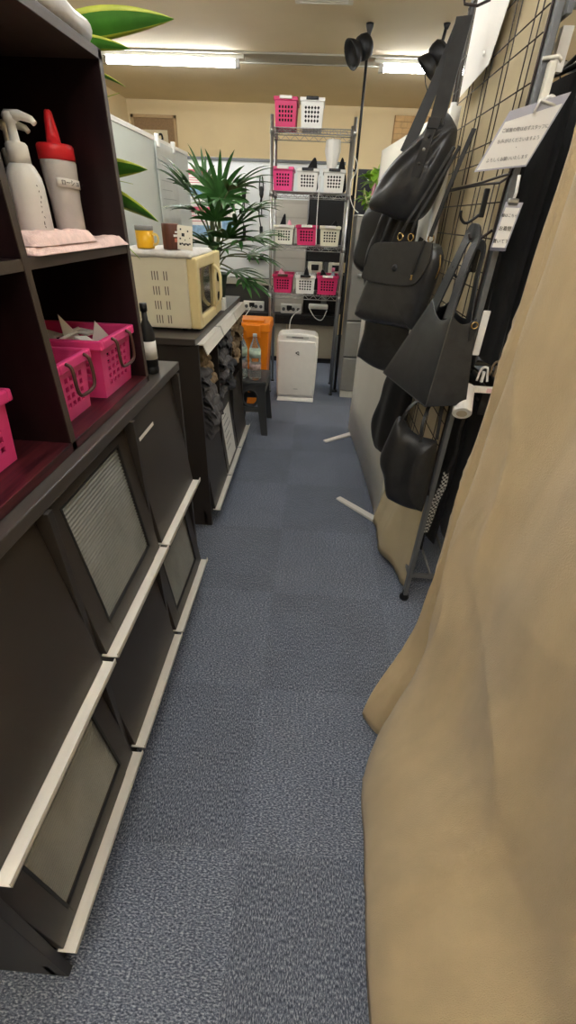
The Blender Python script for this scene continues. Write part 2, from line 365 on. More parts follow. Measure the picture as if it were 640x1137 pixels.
# ------------------------------------------------------------------ baskets
def basket(name, loc, w, d, h, m, nx, nz, style, label, group=None, rz=0, handle=True, rimw=.012):
    # open crate, w across x, d along y, base at loc; tapered, walls pierced by square or diamond holes
    t = thing(name, loc, label, 'basket', group); X0, Y0_, Z0_ = loc; tp = .90
    def wall(P0, P1, n, hand):        # P0,P1 top corners (2D)
        nn = n
        def pos(a, b):
            f = tp+(1-tp)*b; x = (P0[0]+(P1[0]-P0[0])*a)*f; y = (P0[1]+(P1[1]-P0[1])*a)*f
            return (X0+x, Y0_+y, Z0_+h*b)
        for j in range(nz+2):
            for i in range(nn+2):
                hole = 0 < i < nn+1 and 0 < j < nz+1
                u0, u1, v0, v1 = i/(nn+2), (i+1)/(nn+2), .04+.86*j/(nz+2), .04+.86*(j+1)/(nz+2)
                um, vm = (u0+u1)/2, (v0+v1)/2
                ring = [(u0,v0),(um,v0),(u1,v0),(u1,vm),(u1,v1),(um,v1),(u0,v1),(u0,vm)]
                if not hole:
                    mb.add([pos(*q) for q in ring], [tuple(range(8))]); continue
                if style == 'square': k = .62; inner = [(um+(a-um)*k, vm+(b-vm)*k) for a, b in ring]
                else: k = .45; inner = [(um+(a-um)*(k if q % 2 == 0 else .86), vm+(b-vm)*(k if q % 2 == 0 else .86)) for q, (a, b) in enumerate(ring)]
                mb.add([pos(*q) for q in ring]+[pos(*q) for q in inner], [(q, (q+1) % 8, 8+(q+1) % 8, 8+q) for q in range(8)])
        mb.add([pos(0,0), pos(1,0), pos(1,.04), pos(0,.04)], [(0,1,2,3)]); mb.add([pos(0,.90), pos(1,.90), pos(1,1), pos(0,1)], [(0,1,2,3)])
    mb = MB(); c = [(-w/2,-d/2),(w/2,-d/2),(w/2,d/2),(-w/2,d/2)]
    ny = max(2, round(nx*d/w))
    for k in range(4): wall(c[k], c[(k+1)%4], nx if k % 2 == 0 else ny, 0)
    q = [(X0+x*tp, Y0_+y*tp, Z0_+.002) for x, y in c]; mb.add(q, [(0,1,2,3)])
    mb.build('basket_body', m, t, solid=.0035)
    r = MB(); e = rimw
    for a, b in (((-w/2-e,-d/2-e,h-.02),(w/2+e,-d/2+.002,h+.003)),((-w/2-e,d/2-.002,h-.02),(w/2+e,d/2+e,h+.003)),((-w/2-e,-d/2,h-.02),(-w/2+.002,d/2,h+.003)),((w/2-.002,-d/2,h-.02),(w/2+e,d/2,h+.003))):
        r.box((X0+a[0],Y0_+a[1],Z0_+a[2]),(X0+b[0],Y0_+b[1],Z0_+b[2]))
    r.build('rim', m, t, .004)
    t.rotation_euler = (0, 0, rz)
    return t

def u_handle(t, m, side, w, h, loc, drop=.075):
    X0, Y0_, Z0_ = loc; x = X0+side
    pts = catmull([(x, Y0_-w/2, Z0_+h-.002), (x+.012, Y0_-w/2, Z0_+h-.012), (x+.014, Y0_-w/2, Z0_+h-drop+.018), (x+.014, Y0_-w/2+.016, Z0_+h-drop), (x+.014, Y0_+w/2-.016, Z0_+h-drop), (x+.014, Y0_+w/2, Z0_+h-drop+.018), (x+.012, Y0_+w/2, Z0_+h-.012), (x, Y0_+w/2, Z0_+h-.002)], 4, False)
    MB().tube(pts, .0042, 8).build('handle', m, t)['label'] = 'brown metal handle'

l1 = (-.655, .962, 1.037); b1 = basket('plastic_basket', l1, .22, .14, .135, m_pink, 6, 4, 'square', 'hot pink square-holed basket nearer the divider in the lower far cubby', 'pink baskets in the open shelf unit')
u_handle(b1, m_brown, .122, .085, .135, l1)
l2 = (-.655, 1.172, 1.037); b2 = basket('plastic_basket', l2, .26, .195, .145, m_pink, 7, 5, 'square', 'larger hot pink basket full of white papers beside the far side panel of the shelf', 'pink baskets in the open shelf unit')
u_handle(b2, m_brown, .142, .095, .145, l2)
l3 = (-.66, .655, 1.037); b3 = basket('plastic_basket', l3, .20, .16, .135, m_pink, 6, 4, 'square', 'hot pink basket cut off by the left edge, in the near cubby', 'pink baskets in the open shelf unit')
def leaf_paper(name, pts, label, cat='paper', m=None):
    pp = MB(); P = [Vector(p) for p in pts]; n = (P[1]-P[0]).cross(P[2]-P[0]).normalized()*.0012
    pp.prism(P, n); return tag(pp.build(name, m or m_paper), label, cat)
leaf_paper('folded_paper', [(-.66,1.17,1.10),(-.60,1.23,1.10),(-.66,1.16,1.225)], 'white printed triangular paper corner sticking up from the larger pink basket')
leaf_paper('folded_paper', [(-.60,1.19,1.15),(-.56,1.235,1.15),(-.585,1.20,1.205)], 'small white paper flap at the front of the larger pink basket')
def packets(t_loc, n, w, d, z, label, group):
    for k in range(n):
        x = t_loc[0]+random.uniform(-w, w); y = t_loc[1]+random.uniform(-d, d)
        mtx = Matrix.Translation((x, y, z)) @ Matrix.Rotation(random.uniform(-.5, .5), 4, 'Y') @ Matrix.Rotation(random.uniform(-1, 1), 4, 'Z')
        tag(MB().box((-.028,-.02,-.004),(.028,.02,.004), mtx=mtx).build('sachet', m_paper, bevel=.003), label, 'sachet', group)
packets(l2, 9, .085, .06, 1.17, 'white sachet lying in the larger pink basket', 'sachets in the larger pink basket')
packets(l1, 5, .07, .035, 1.158, 'white sachet lying in the pink basket next to the divider', 'sachets in the smaller pink basket')

# ------------------------------------------------------------------ bottles and towel on the upper shelf
ZS = 1.377
def pump_bottle(x, y, label, body, cap, lab=True):
    t = thing('pump_bottle', (x, y, ZS+.016), label, 'bottle', 'pump bottles on the upper shelf'); z = ZS+.016
    MB().lathe((x,y,z), [(.030,0),(.034,.004),(.034,.09),(.032,.105),(.024,.122),(.018,.128)], 28).build('bottle_body', body, t)
    MB().lathe((x,y,z+.126), [(.020,0),(.020,.028),(.017,.032),(.009,.034),(.008,.06),(.012,.062),(.013,.07),(.010,.076)], 24).build('pump_cap', cap, t)
    MB().tube([(x-.005,y,z+.196),(x+.02,y,z+.198),(x+.042,y,z+.192),(x+.047,y,z+.186)], [.010,.008,.006,.005], 10).build('nozzle', cap, t)
    return t
p1 = pump_bottle(-.60, 1.055, 'white foam pump bottle with faint writing, nearest the left edge', m_white, m_white)
mk = MB(); rk_ = random.Random(8)
for q in range(11):
    an = -.42+rk_.uniform(-.10,.10); zz = ZS+.108-q*.0085; rr = .0345; c_ = Vector((-.60+rr*math.cos(an), 1.055+rr*math.sin(an), zz))
    mk.tube([c_, c_+Vector((.0002, rk_.uniform(-.003,.004), -rk_.uniform(.001,.006)))], .0007, 5)
mk.build('printed_script', m_ink, p1)
p2 = pump_bottle(-.675, 1.165, 'grey pump bottle half hidden behind the white pump bottle', mat('grey_translucent_plastic', (120, 118, 118), .35), m_offw)
boxo('label_band', (-.675+.034, 1.165-.014, ZS+.085), (-.675+.0352, 1.165+.014, ZS+.105), m_label, p2)
t = thing('squeeze_bottle', (-.60, 1.21, ZS+.016), 'clear squeeze bottle with a red nozzle cap and a white label', 'bottle')
MB().lathe((-.60,1.21,ZS+.016), [(.030,0),(.034,.004),(.0345,.07),(.038,.11),(.040,.14),(.036,.15)], 32, sx=.9, sy=1.1).build('bottle_body', mat('translucent_plastic', (226, 220, 216), .25, trans=.25, var=.05, vscale=30), t)
MB().lathe((-.60,1.21,ZS+.160), [(.039,0),(.039,.024),(.036,.028),(.015,.030),(.013,.05),(.008,.082),(.005,.085)], 32, sx=.95, sy=1.1).build('nozzle_cap', m_red, t)
mb = MB(); n = 10
def lp(a, b):
    an = -1.35+a*1.6; r = .0405; return (-.60+r*.9*math.cos(an), 1.21+r*1.1*math.sin(an), ZS+.112+b*.017-a*.004)
mb.grid(lp, n, 1); mb.build('name_label', m_label, t, solid=.0006)
text('label_text', 'ローション', .0115, (-.60+.0405*.9*math.cos(-.45)+.0012, 1.21+.0405*1.1*math.sin(-.45)-.0006, ZS+.1185), (.45, .9, -.04), (0, 0, 1), m_ink, t)
# towel: folded strip with soft wavy layers
tw = thing('folded_towel', (-.59, 1.08, ZS), 'pale pink towel folded flat along the upper shelf edge under the bottles', 'towel')
def twf(z0, th, x0, x1, y0, y1, ph):
    mb = MB(); nx, ny = 30, 60
    def top(a, b):
        x = x0+(x1-x0)*a; y = y0+(y1-y0)*b; e = min(1, min(a, 1-a)*15)**.5*min(1, min(b, 1-b)*22)**.5
        return (x, y, z0+th*e*(.85+.35*noise.noise(Vector((x*26, y*18, ph)))+.10*noise.noise(Vector((x*90, y*90, ph))))+.001)
    mb.grid(top, nx, ny)
    mb.grid(lambda a, b: (x0+(x1-x0)*a, y0+(y1-y0)*b, z0), nx, ny)
    return mb
twf(ZS, .019, -.70, -.495, .86, 1.288, 1).build('towel_layer', m_towel, tw)
twf(ZS+.013, .022, -.70, -.500, .87, 1.12, 3).build('towel_layer', m_towel, tw)

# black bottle on the countertop beyond the shelf unit
t = thing('dark_bottle', (-.520, 1.395, 1.015), 'tall black bottle with a white label between the shelf unit and the countertop end', 'bottle')
MB().lathe((-.520,1.395,1.015), [(.021,0),(.023,.004),(.023,.02),(.021,.022),(.023,.024),(.023,.12),(.018,.14),(.009,.16),(.008,.185)], 24).build('bottle_body', m_black2, t)
MB().lathe((-.520,1.395,1.06), [(.0234,0),(.0234,.055)], 24).build('label', m_label, t)
MB().lathe((-.520,1.395,1.2), [(.011,0),(.011,.022)], 16).build('cap', m_black2, t)

# white plastic roll on top of the shelf unit
t = thing('rolled_plastic_sheet', (-.54, .95, 1.735), 'rolled white plastic sheet lying along the top of the shelf unit', 'roll')
pts = [(-.528, .50+.79*i/14, 1.762+.003*math.sin(i*1.7)) for i in range(15)]
MB().tube(pts, [.026-.006*i/14+.002*math.sin(i*2.3) for i in range(15)], 14).build('roll', mat('white_plastic_sheet', (220, 218, 218), .35, var=.05, vscale=30, bump=.6, bscale=60), t)

# ------------------------------------------------------------------ dracaena behind the shelf unit
def leaf(mb, base, d, L, W, droop, side=None, n=12, edge=.16):
    # blade from base along direction d, drooping; two materials (green centre, pale margin)
    base = Vector(base); d = Vector(d).normalized(); s_ = d.cross(Vector((0,0,1))).normalized() if side is None else Vector(side).normalized()
    pts = []; p = base.copy(); dd = d.copy()
    rows = []
    for i in range(n+1):
        t_ = i/n; wd = W*math.sin(PI*min(1, t_*.92+.08))**.8*(1-t_*.15)
        if i == n: wd = 0.0008
        up = s_.cross(dd).normalized()
        if up.z < 0: up = -up
        rows.append([p + s_*wd/2*k + up*abs(k)*wd*.12 for k in (-1, -1+edge*2, -.35, 0, .35, 1-edge*2, 1)])
        p = p + dd*(L/n); dd = (dd + Vector((0,0,-droop/n))).normalized()
    vs = [v for r in rows for v in r]
    for i in range(n):
        for k in range(6):
            mb.add([vs[i*7+k], vs[i*7+k+1], vs[(i+1)*7+k+1], vs[(i+1)*7+k]], [(0,1,2,3)], 1 if k in (0, 5) else 0, True)
dr = thing('dracaena_plant', (-.72, 1.44, 1.016), 'green plant with yellow-edged leaves reaching out from behind the dark shelf unit', 'plant')
MB().lathe((-.72,1.425,1.016), [(.052,0),(.065,.10),(.068,.105),(.06,.107),(.058,.10)], 24).build('pot', m_white, dr)
MB().lathe((-.72,1.425,1.10), [(.056,0),(.05,.005)], 20).build('soil', mat('soil', (60, 44, 32), .95), dr)
MB().tube([(-.72,1.425,1.10),(-.71,1.43,1.4),(-.715,1.44,1.62),(-.70,1.44,1.80)], [.011,.010,.009,.007], 10).build('stem', m_palmst, dr)
def add_leaves():
    specs = [ # tip of each blade: base, direction, length, width, droop
        ((-.70,1.43,1.78), (.95,.10,.20), .33, .062, .16, (.1,-.55,1)),
        ((-.69,1.44,1.77), (.95,.02,.10), .21, .034, .25, (0,-.6,.8)),
        ((-.705,1.43,1.735), (.95,-.1,.02), .22, .02, .45, (.1,-.8,.6)),
        ((-.71,1.44,1.66), (.9,.05,.05), .19, .016, -.25, None),
        ((-.71,1.44,1.66), (.9,.0,-.12), .165, .016, .6, None),
        ((-.715,1.44,1.52), (.9,.06,.18), .24, .062, .22, (.1,-.6,.9)),
        ((-.715,1.44,1.53), (.9,.0,-.05), .2, .012, .1, None),
        ((-.715,1.44,1.50), (.9,.0,-.05), .27, .062, .5, (.1,-.6,.9)),
        ((-.715,1.44,1.44), (.9,.0,-.25), .22, .024, .6, None),
        ((-.71,1.46,1.72), (-.4,.7,.4), .3, .05, .8, None), ((-.71,1.46,1.6), (-.2,.9,.3), .3, .05, .8, None)]
    for s in specs:
        mb = MB(); leaf(mb, *s); mb.build('leaf', [m_leaf, m_leafedge], dr, solid=.0008)
add_leaves()

# ------------------------------------------------------------------ microwave and things on it
mw = thing('microwave_oven', (-.69, 2.36, 1.0), 'old cream microwave oven with slotted side and yellowed door on the second cabinet', 'microwave')
mx0, mx1, my0, my1, mz0, mz1 = -.89, -.56, 2.07, 2.60, 1.012, 1.295
boxo('body', (mx0, my0, mz0), (mx1, my1, mz1), m_cream, mw, .006)
sl = MB()
for r in range(4):
    for k, dx in enumerate((.0, .012, .024, .052, .064)):
        z = mz1-.055-r*.058; x = mx0+.175+dx; boxo('side_slot', (x, my0-.0006, z-.034), (x+.004, my0+.001, z), mat('slot_dark_grey', (105, 98, 84), .8), mw)
dm = MB(); dx0, dx1 = mx1, mx1+.045
dm.box((dx0, my0, mz0), (dx1, my0+.05, mz1)); dm.box((dx0, my0+.36, mz0), (dx1, my0+.385, mz1)); dm.box((dx0, my0+.05, mz0), (dx1, my0+.36, mz0+.045)); dm.box((dx0, my0+.05, mz1-.045), (dx1, my0+.36, mz1))
door = dm.build('door', m_yel, mw, .008)
boxo('door_window', (dx0+.005, my0+.045, mz0+.04), (dx0+.03, my0+.365, mz1-.04), mat('dark_oven_glass', (38, 36, 34), .08, coat=1), door)
MB().band(catmull([(dx1, my0+.335, mz0+.05), (dx1+.028, my0+.335, mz0+.08), (dx1+.032, my0+.335, mz0+.14), (dx1+.028, my0+.335, mz1-.08), (dx1, my0+.335, mz1-.05)], 5, False), (0,1,0), .032, .010).build('door_handle', m_yel, door, .003)
boxo('control_panel', (dx0, my0+.388, mz0), (dx1-.005, my1, mz1), m_yel, mw, .006)
for z in (mz0+.08, mz0+.17):
    MB().lathe((dx1-.005, my0+.45, z), [(.022,0),(.022,.012),(.018,.018)], 20, mtx=Matrix.Rotation(PI/2, 3, 'Y')).build('knob', m_black2, mw)
for x, y in ((mx0+.03, my0+.04), (mx1-.04, my0+.04), (mx0+.03, my1-.04), (mx1-.04, my1-.04)):
    MB().lathe((x,y,1.0), [(.012,0),(.014,.012)], 14).build('foot', m_black2, mw)
cl = MB()
cl.grid(lambda a, b: (mx0-.01+(mx1+.035-mx0)*a, my0-.004+.42*b, mz1+.012+.004*noise.noise(Vector((a*6, b*6, 2)))-(.012 if a > .97 or b < .02 else 0)), 24, 24)
tag(cl.build('folded_cloth', mat('grey_white_cloth', (205, 202, 198), .9, var=.08, vscale=60, bump=.8, bscale=200), solid=.012), 'light grey cloth folded on top of the microwave', 'cloth')
ZM = mz1+.021
t = thing('lidded_mug', (-.765, 2.19, ZM), 'yellow mug with a grey lid on the microwave', 'mug')
MB().lathe((-.765,2.19,ZM), [(.036,0),(.038,.004),(.038,.066)], 28).build('mug_body', mat('yellow_ceramic', (244, 186, 32), .35), t)
MB().lathe((-.765,2.19,ZM+.066), [(.0385,0),(.0385,.016),(.036,.018)], 28).build('lid', mat('grey_rubber', (140, 140, 138), .6), t)
MB().tube(catmull([(-.728,2.185,ZM+.055),(-.708,2.183,ZM+.05),(-.704,2.183,ZM+.032),(-.712,2.184,ZM+.018),(-.729,2.185,ZM+.014)], 4, False), .005, 8).build('handle', mat('pale_yellow_ceramic', (240, 214, 130), .35), t)
t = thing('snack_can', (-.648, 2.19, ZM), 'brown printed cylinder can standing on the microwave beside the small sign', 'can')
MB().lathe((-.648,2.19,ZM), [(.036,0),(.037,.003),(.037,.092),(.035,.095)], 28).build('can_body', mat('brown_paper_can', (92, 50, 34), .5, var=.3, vscale=30, stretch=(2, 2, .2)), t)
mb = MB()
for z0, z1_, a0, a1, mi in ((.028,.042,-.9,.2,0),(.048,.056,-1.0,.1,1),(.062,.068,-.8,0,1),(.006,.018,-.5,.2,1)):
    for i in range(8):
        aa = [a0+(a1-a0)*(i+k)/8 for k in (0,1)]
        mb.add([(-.648+.0375*math.cos(aa[k]), 2.19+.0375*math.sin(aa[k]), ZM+zz) for k, zz in ((0,z0),(1,z0),(1,z1_),(0,z1_))], [(0,1,2,3)], mi)
mb.build('can_print', [mat('salmon_print', (206, 120, 96), .5), m_paper], t)
t = thing('small_sign', (-.565, 2.2, ZM), 'small white leaning sign with black doodles at the front corner of the microwave', 'sign')
mt = Matrix.Translation((-.585, 2.17, ZM+.001)) @ Matrix.Rotation(-.25, 4, 'X') @ Matrix.Rotation(.35, 4, 'Z')
MB().box((-.032,-.003,0),(.032,.003,.09), mtx=mt).build('card', mat('ivory_card', (228, 222, 204), .6), t)
mb = MB()
for px, pz, s in ((-.008,.055,.006),(.012,.07,.003),(-.018,.075,.003),(.02,.045,.002),(-.02,.02,.004),(-.012,.022,.003),(-.004,.019,.004),(.004,.022,.003),(.012,.02,.004),(.02,.023,.003),(-.02,.04,.003),(.0,.036,.002)):
    mb.box((px-s, -.0045, pz-s), (px+s, -.0028, pz+s), mtx=mt)
mb.build('print', m_ink, t)
t = thing('paper_slip', (-.50, 2.5, 1.0), 'small white paper slip beside the microwave knobs on the cabinet top', 'paper')
MB().box((-.55,2.64,1.0005),(-.515,2.70,1.06), mtx=None).build('slip', m_paper, t)

# ------------------------------------------------------------------ clothes in the openings of the second cabinet
m_cl = [mat('beige_clothing', (150, 128, 100), .95, var=.2, vscale=14, bump=.9, bscale=70), mat('grey_clothing', (96, 94, 96), .95, var=.25, vscale=14, bump=.9, bscale=70), mat('dark_grey_clothing', (62, 62, 66), .95, var=.25, vscale=14, bump=.9, bscale=70)]
def bundle(x, y, z, l, r, mi, label, seed, hang=0):
    mb = MB(); rb_ = random.Random(int(seed*10)); nl = 4; th = 1.62*r/nl; ny = 26
    for q in range(nl):
        zc = z-.78*r+th*(q+.5); xf = x+rb_.uniform(-.022, .012); tilt = rb_.uniform(-.10, .10); w = 1.08*r*rb_.uniform(.92, 1.0); npf = 22
        def f(a, b):
            # profile: from the back along the top, round the fold, back along the bottom
            u = a*2-1; yy = y+w*(b*2-1); edge = (1-abs(b*2-1)**5)
            P_ = Vector((yy*16, q*2.3+seed, 0)); nz = noise.noise(P_); rid = abs(noise.noise(P_*2.3+Vector((5, 0, 1))))
            fr = xf+.022*nz-.030*rid; hh = th*.56*(.55+.45*edge)*(1+.5*noise.noise(P_*1.4+Vector((0, 7, 2))))
            ang = u*PI/2
            if abs(u) > .5: px = fr-(abs(u)-.5)*2*l*.9; pz = hh*(1 if u > 0 else -1)
            else: px = fr-hh+hh*math.cos(u*PI); pz = hh*math.sin(u*PI)
            pz += .012*noise.noise(Vector((px*18, yy*20, q+seed)))
            droop = hang*max(0, 1-(fr-px)/.10)**2
            return (px, yy, zc+pz+tilt*(yy-y)-droop)
        mb.grid(f, npf, ny)
    # fold lines: a spiral edge where the cloth was rolled
    return tag(mb.build('rolled_garment', m_cl[mi], sub=1), label, 'garment', 'clothes stuffed into the second cabinet')
c0, c1, c2 = [sum(c)/2 for c in cols2]
bundle(-.50, c0+.02, .845, .34, .085, 0, 'beige rolled garment near the top of the nearest opening of the second cabinet', 1.3, .02)
bundle(-.492, c0-.08, .79, .34, .07, 1, 'grey crumpled garment at the near edge of the nearest opening', 5.1, .03)
bundle(-.505, c0+.10, .74, .34, .07, 0, 'beige garment low in the nearest opening of the second cabinet', 9.1, .03)
bundle(-.475, c0+.0, .66, .34, .10, 1, 'grey garment spilling from the bottom of the nearest opening', 2.2, .05)
bundle(-.48, c0-.02, .585, .3, .09, 1, 'grey sleeve hanging lowest over the nearest flap', 12.2, .05)
for j, (yy, zz, mi, lab) in enumerate(((c1-.1, .86, 2, 'dark grey garment at the top left of the middle opening'), (c1+.07, .87, 1, 'grey garment at the top right of the middle opening'), (c1-.1, .76, 1, 'grey garment halfway up the left side of the middle opening'), (c1+.08, .76, 2, 'dark garment halfway up the right side of the middle opening'), (c1-.08, .65, 1, 'grey garment low in the middle opening'), (c1+.09, .65, 2, 'dark garment low in the middle opening'), (c2-.1, .83, 0, 'beige garment at the top of the farthest opening'), (c2+.08, .84, 0, 'tan garment at the far top of the farthest opening'), (c2-.09, .71, 0, 'beige garment low in the farthest opening'), (c2+.08, .71, 0, 'tan garment low at the far end of the farthest opening'))):
    bundle(-.495+.01*(j % 3), yy, zz, .34, .088, mi, lab, j*3.7, .02)

# ------------------------------------------------------------------ stool, water bottles, orange bin
st = thing('folding_step_stool', (-.44, 3.30, 0), 'dark grey plastic folding stool carrying clear water bottles beside the second cabinet', 'stool')
boxo('seat', (-.585, 3.215, .385), (-.335, 3.54, .42), m_stool, st, .008)
def stool_side(y, s):
    def P(x, z): return (x, y + s*(.385-z)*.12, z)
    mb = MB(); xa, xb_ = -.575, -.345
    # two splayed legs, two bridges with a round opening between them
    for sx_ in (1, -1):
        x = xb_ if sx_ == 1 else xa; f = .09*sx_
        mb.hexa([P(x+f*.30, 0), P(x+f*.30-.05*sx_, 0), tuple(Vector(P(x+f*.30-.05*sx_, 0))+Vector((0,.022,0))), tuple(Vector(P(x+f*.30, 0))+Vector((0,.022,0)))],
                [P(x, .385), P(x-.075*sx_, .385), tuple(Vector(P(x-.075*sx_, .385))+Vector((0,.022,0))), tuple(Vector(P(x, .385))+Vector((0,.022,0)))])
    mb.hexa([P(xa,.185),P(xb_,.185),tuple(Vector(P(xb_,.185))+Vector((0,.018,0))),tuple(Vector(P(xa,.185))+Vector((0,.018,0)))],[P(xa,.225),P(xb_,.225),tuple(Vector(P(xb_,.225))+Vector((0,.018,0))),tuple(Vector(P(xa,.225))+Vector((0,.018,0)))])
    ring = [(P(-.46+.062*math.cos(a), .29+.062*math.sin(a))) for a in [2*PI*i/20 for i in range(20)]]
    mb.tube([Vector(p)+Vector((0,.01,0)) for p in ring], .012, 6, closed=True)
    mb.hexa([P(xa,.345),P(xb_,.345),tuple(Vector(P(xb_,.345))+Vector((0,.018,0))),tuple(Vector(P(xa,.345))+Vector((0,.018,0)))],[P(xa,.39),P(xb_,.39),tuple(Vector(P(xb_,.39))+Vector((0,.018,0))),tuple(Vector(P(xa,.39))+Vector((0,.018,0)))])
    mb.build('leg_frame', m_stool, st, .003)
stool_side(3.225, -1); stool_side(3.50, 1)
for y in (3.24, 3.49): boxo('hinge_rail', (-.36, y, .30), (-.345, y+.02, .385), m_stool, st)
boxo('side_brace', (-.352, 3.24, .33), (-.34, 3.50, .388), m_stool, st, .003)
def waterbottle(x, y, label):
    t = thing('water_bottle', (x, y, .42), label, 'bottle', 'water bottles on the stool')
    MB().lathe((x,y,.421), [(.036,0),(.043,.006),(.044,.03),(.041,.05),(.044,.07),(.044,.12),(.042,.14),(.044,.16),(.044,.21),(.036,.245),(.018,.285),(.0135,.295),(.0135,.31)], 28).build('bottle_body', m_pet, t)
    MB().lathe((x,y,.421+.308), [(.0155,0),(.0155,.018)], 18).build('cap', m_white, t)
    MB().lathe((x,y,.421+.165), [(.0446,0),(.0446,.05)], 28).build('label_sleeve', mat('pale_green_label', (206, 222, 204), .4, var=.12, vscale=40), t)
    MB().lathe((x,y,.421+.075), [(.0446,0),(.0446,.045)], 28).build('print_band', mat('pinkish_label', (196, 170, 164), .4, var=.35, vscale=50), t)
waterbottle(-.425, 3.28, 'clear water bottle with a pale label, foremost on the dark stool')
waterbottle(-.53, 3.31, 'clear water bottle beside the cabinet, behind the foremost one on the stool')
bn = thing('lidded_bin', (-.50, 3.98, 0), 'orange plastic bin with a lid standing behind the stool', 'bin')
mb = MB(); mb.hexa([(-.60,3.86,0),(-.42,3.86,0),(-.42,4.12,0),(-.60,4.12,0)], [(-.645,3.83,.66),(-.375,3.83,.66),(-.375,4.15,.66),(-.645,4.15,.66)])
mb.build('bin_body', m_orange, bn, .012)
mb = MB(); mb.hexa([(-.655,3.82,.64),(-.365,3.82,.64),(-.365,4.16,.64),(-.655,4.16,.64)], [(-.65,3.825,.715),(-.37,3.825,.715),(-.37,4.155,.715),(-.65,4.155,.715)])
mb.build('lid', m_orange, bn, .014)
mb = MB(); mb.box((-.60,3.84,.715),(-.42,3.93,.735)); mb.box((-.57,3.812,.60),(-.45,3.83,.70)); mb.build('lid_latch', m_orange, bn, .006)

# ------------------------------------------------------------------ lady palm on the second cabinet
pm = thing('lady_palm_plant', (-.66, 3.02, 1.0), 'dark green fan-leaved palm rising behind the microwave on the second cabinet', 'plant')
MB().lathe((-.66,3.02,1.0), [(.075,0),(.095,.13),(.10,.135),(.10,.15),(.088,.15),(.086,.135)], 28).build('pot', mat('dark_green_pot', (48, 72, 50), .5), pm)
MB().lathe((-.66,3.02,1.13), [(.085,0),(.08,.004)], 20).build('soil', mat('soil', (60, 44, 32), .95), pm)
rnd = random.Random(11)
def fan(hub, out, L, nlf, spread, parent):
    hub = Vector(hub); out = Vector(out).normalized(); side = out.cross(Vector((0,0,1))).normalized(); up = side.cross(out)
    mb = MB()
    for i in range(nlf):
        a = (i/(nlf-1)-.5)*spread; d = (out*math.cos(a)+side*math.sin(a)+up*rnd.uniform(-.05,.15)).normalized()
        l = 1.22*L*(1-.22*abs(a)/spread*2)*rnd.uniform(.88,1.08); wv = d.cross(up).normalized(); p = hub.copy(); dd = d.copy(); n = 7; rows = []
        for k in range(n+1):
            t_ = k/n; wd = .027*math.sin(PI*min(1, .16+t_*.8))*(1 if k < n else .2)
            u2 = wv.cross(dd)
            rows.append((p-wv*wd/2, p+u2*wd*.15, p+wv*wd/2)); p = p+dd*(l/n); dd = (dd+Vector((0,0,-.13*t_*1.9))).normalized()
        vs = [q for r in rows for q in r]
        mb.add(vs, [f for k in range(n) for f in ((k*3,k*3+1,k*3+4,k*3+3),(k*3+1,k*3+2,k*3+5,k*3+4))], 0, True)
    mb.build('fan_leaf', m_palm, parent)
stems = MB()
fans = [ # hub position, facing
 ((-.58,2.98,1.53),(.1,-.25,1),.19,11,3.0),((-.70,2.95,1.53),(-.5,-.2,.6),.20,9,2.2),((-.52,2.94,1.56),(.8,-.25,.35),.26,10,2.3),
 ((-.70,2.90,1.46),(-.5,-.4,.15),.17,8,2.2),((-.60,2.92,1.42),(.1,-.5,.5),.16,8,2.6),((-.48,2.92,1.40),(.7,-.3,.5),.20,9,2.5),
 ((-.46,2.90,1.33),(.8,-.3,.05),.24,10,2.6),((-.40,2.98,1.34),(.8,.1,.2),.20,9,2.4),((-.56,2.88,1.28),(.6,-.4,.1),.22,9,2.6),
 ((-.50,2.90,1.18),(.8,-.2,-.1),.18,9,2.8),((-.62,3.12,1.48),(-.1,.6,.6),.22,9,2.4),((-.44,3.06,1.24),(.7,.2,.3),.20,9,2.6),((-.54,2.92,1.52),(.2,-.6,-.1),.17,8,2.6),
 ((-.66,2.98,1.58),(-.25,.1,1),.17,8,2.2),((-.42,2.96,1.26),(.9,-.1,-.2),.2,9,2.6),((-.72,2.88,1.54),(-.5,-.3,.5),.19,9,2.0),((-.52,2.86,1.34),(.3,-.6,.3),.2,10,2.8),((-.62,2.86,1.30),(-.3,-.5,.3),.17,9,2.6),((-.44,2.88,1.14),(.7,-.4,-.3),.18,9,2.4),((-.46,2.96,1.46),(.8,-.1,.3),.24,10,2.4)]
for hub, out, L, nl, sp in fans:
    fan(hub, out, L, nl, sp, pm)
    h = Vector(hub); b = Vector((-.66+rnd.uniform(-.04,.04), 3.02+rnd.uniform(-.03,.03), 1.12)); mid = (h+b)/2+Vector((-.03*(1 if h.x > -.6 else -1), .02, .05))
    stems.tube(catmull([b, mid, h], 5, False), .0045, 6)
stems.tube([(-.66,3.02,1.12),(-.64,3.0,1.4),(-.62,2.99,1.62)], .009, 8); stems.tube([(-.64,3.0,1.12),(-.60,2.98,1.35),(-.58,2.96,1.46)], .008, 8)
stems.build('stems', m_palmst, pm)

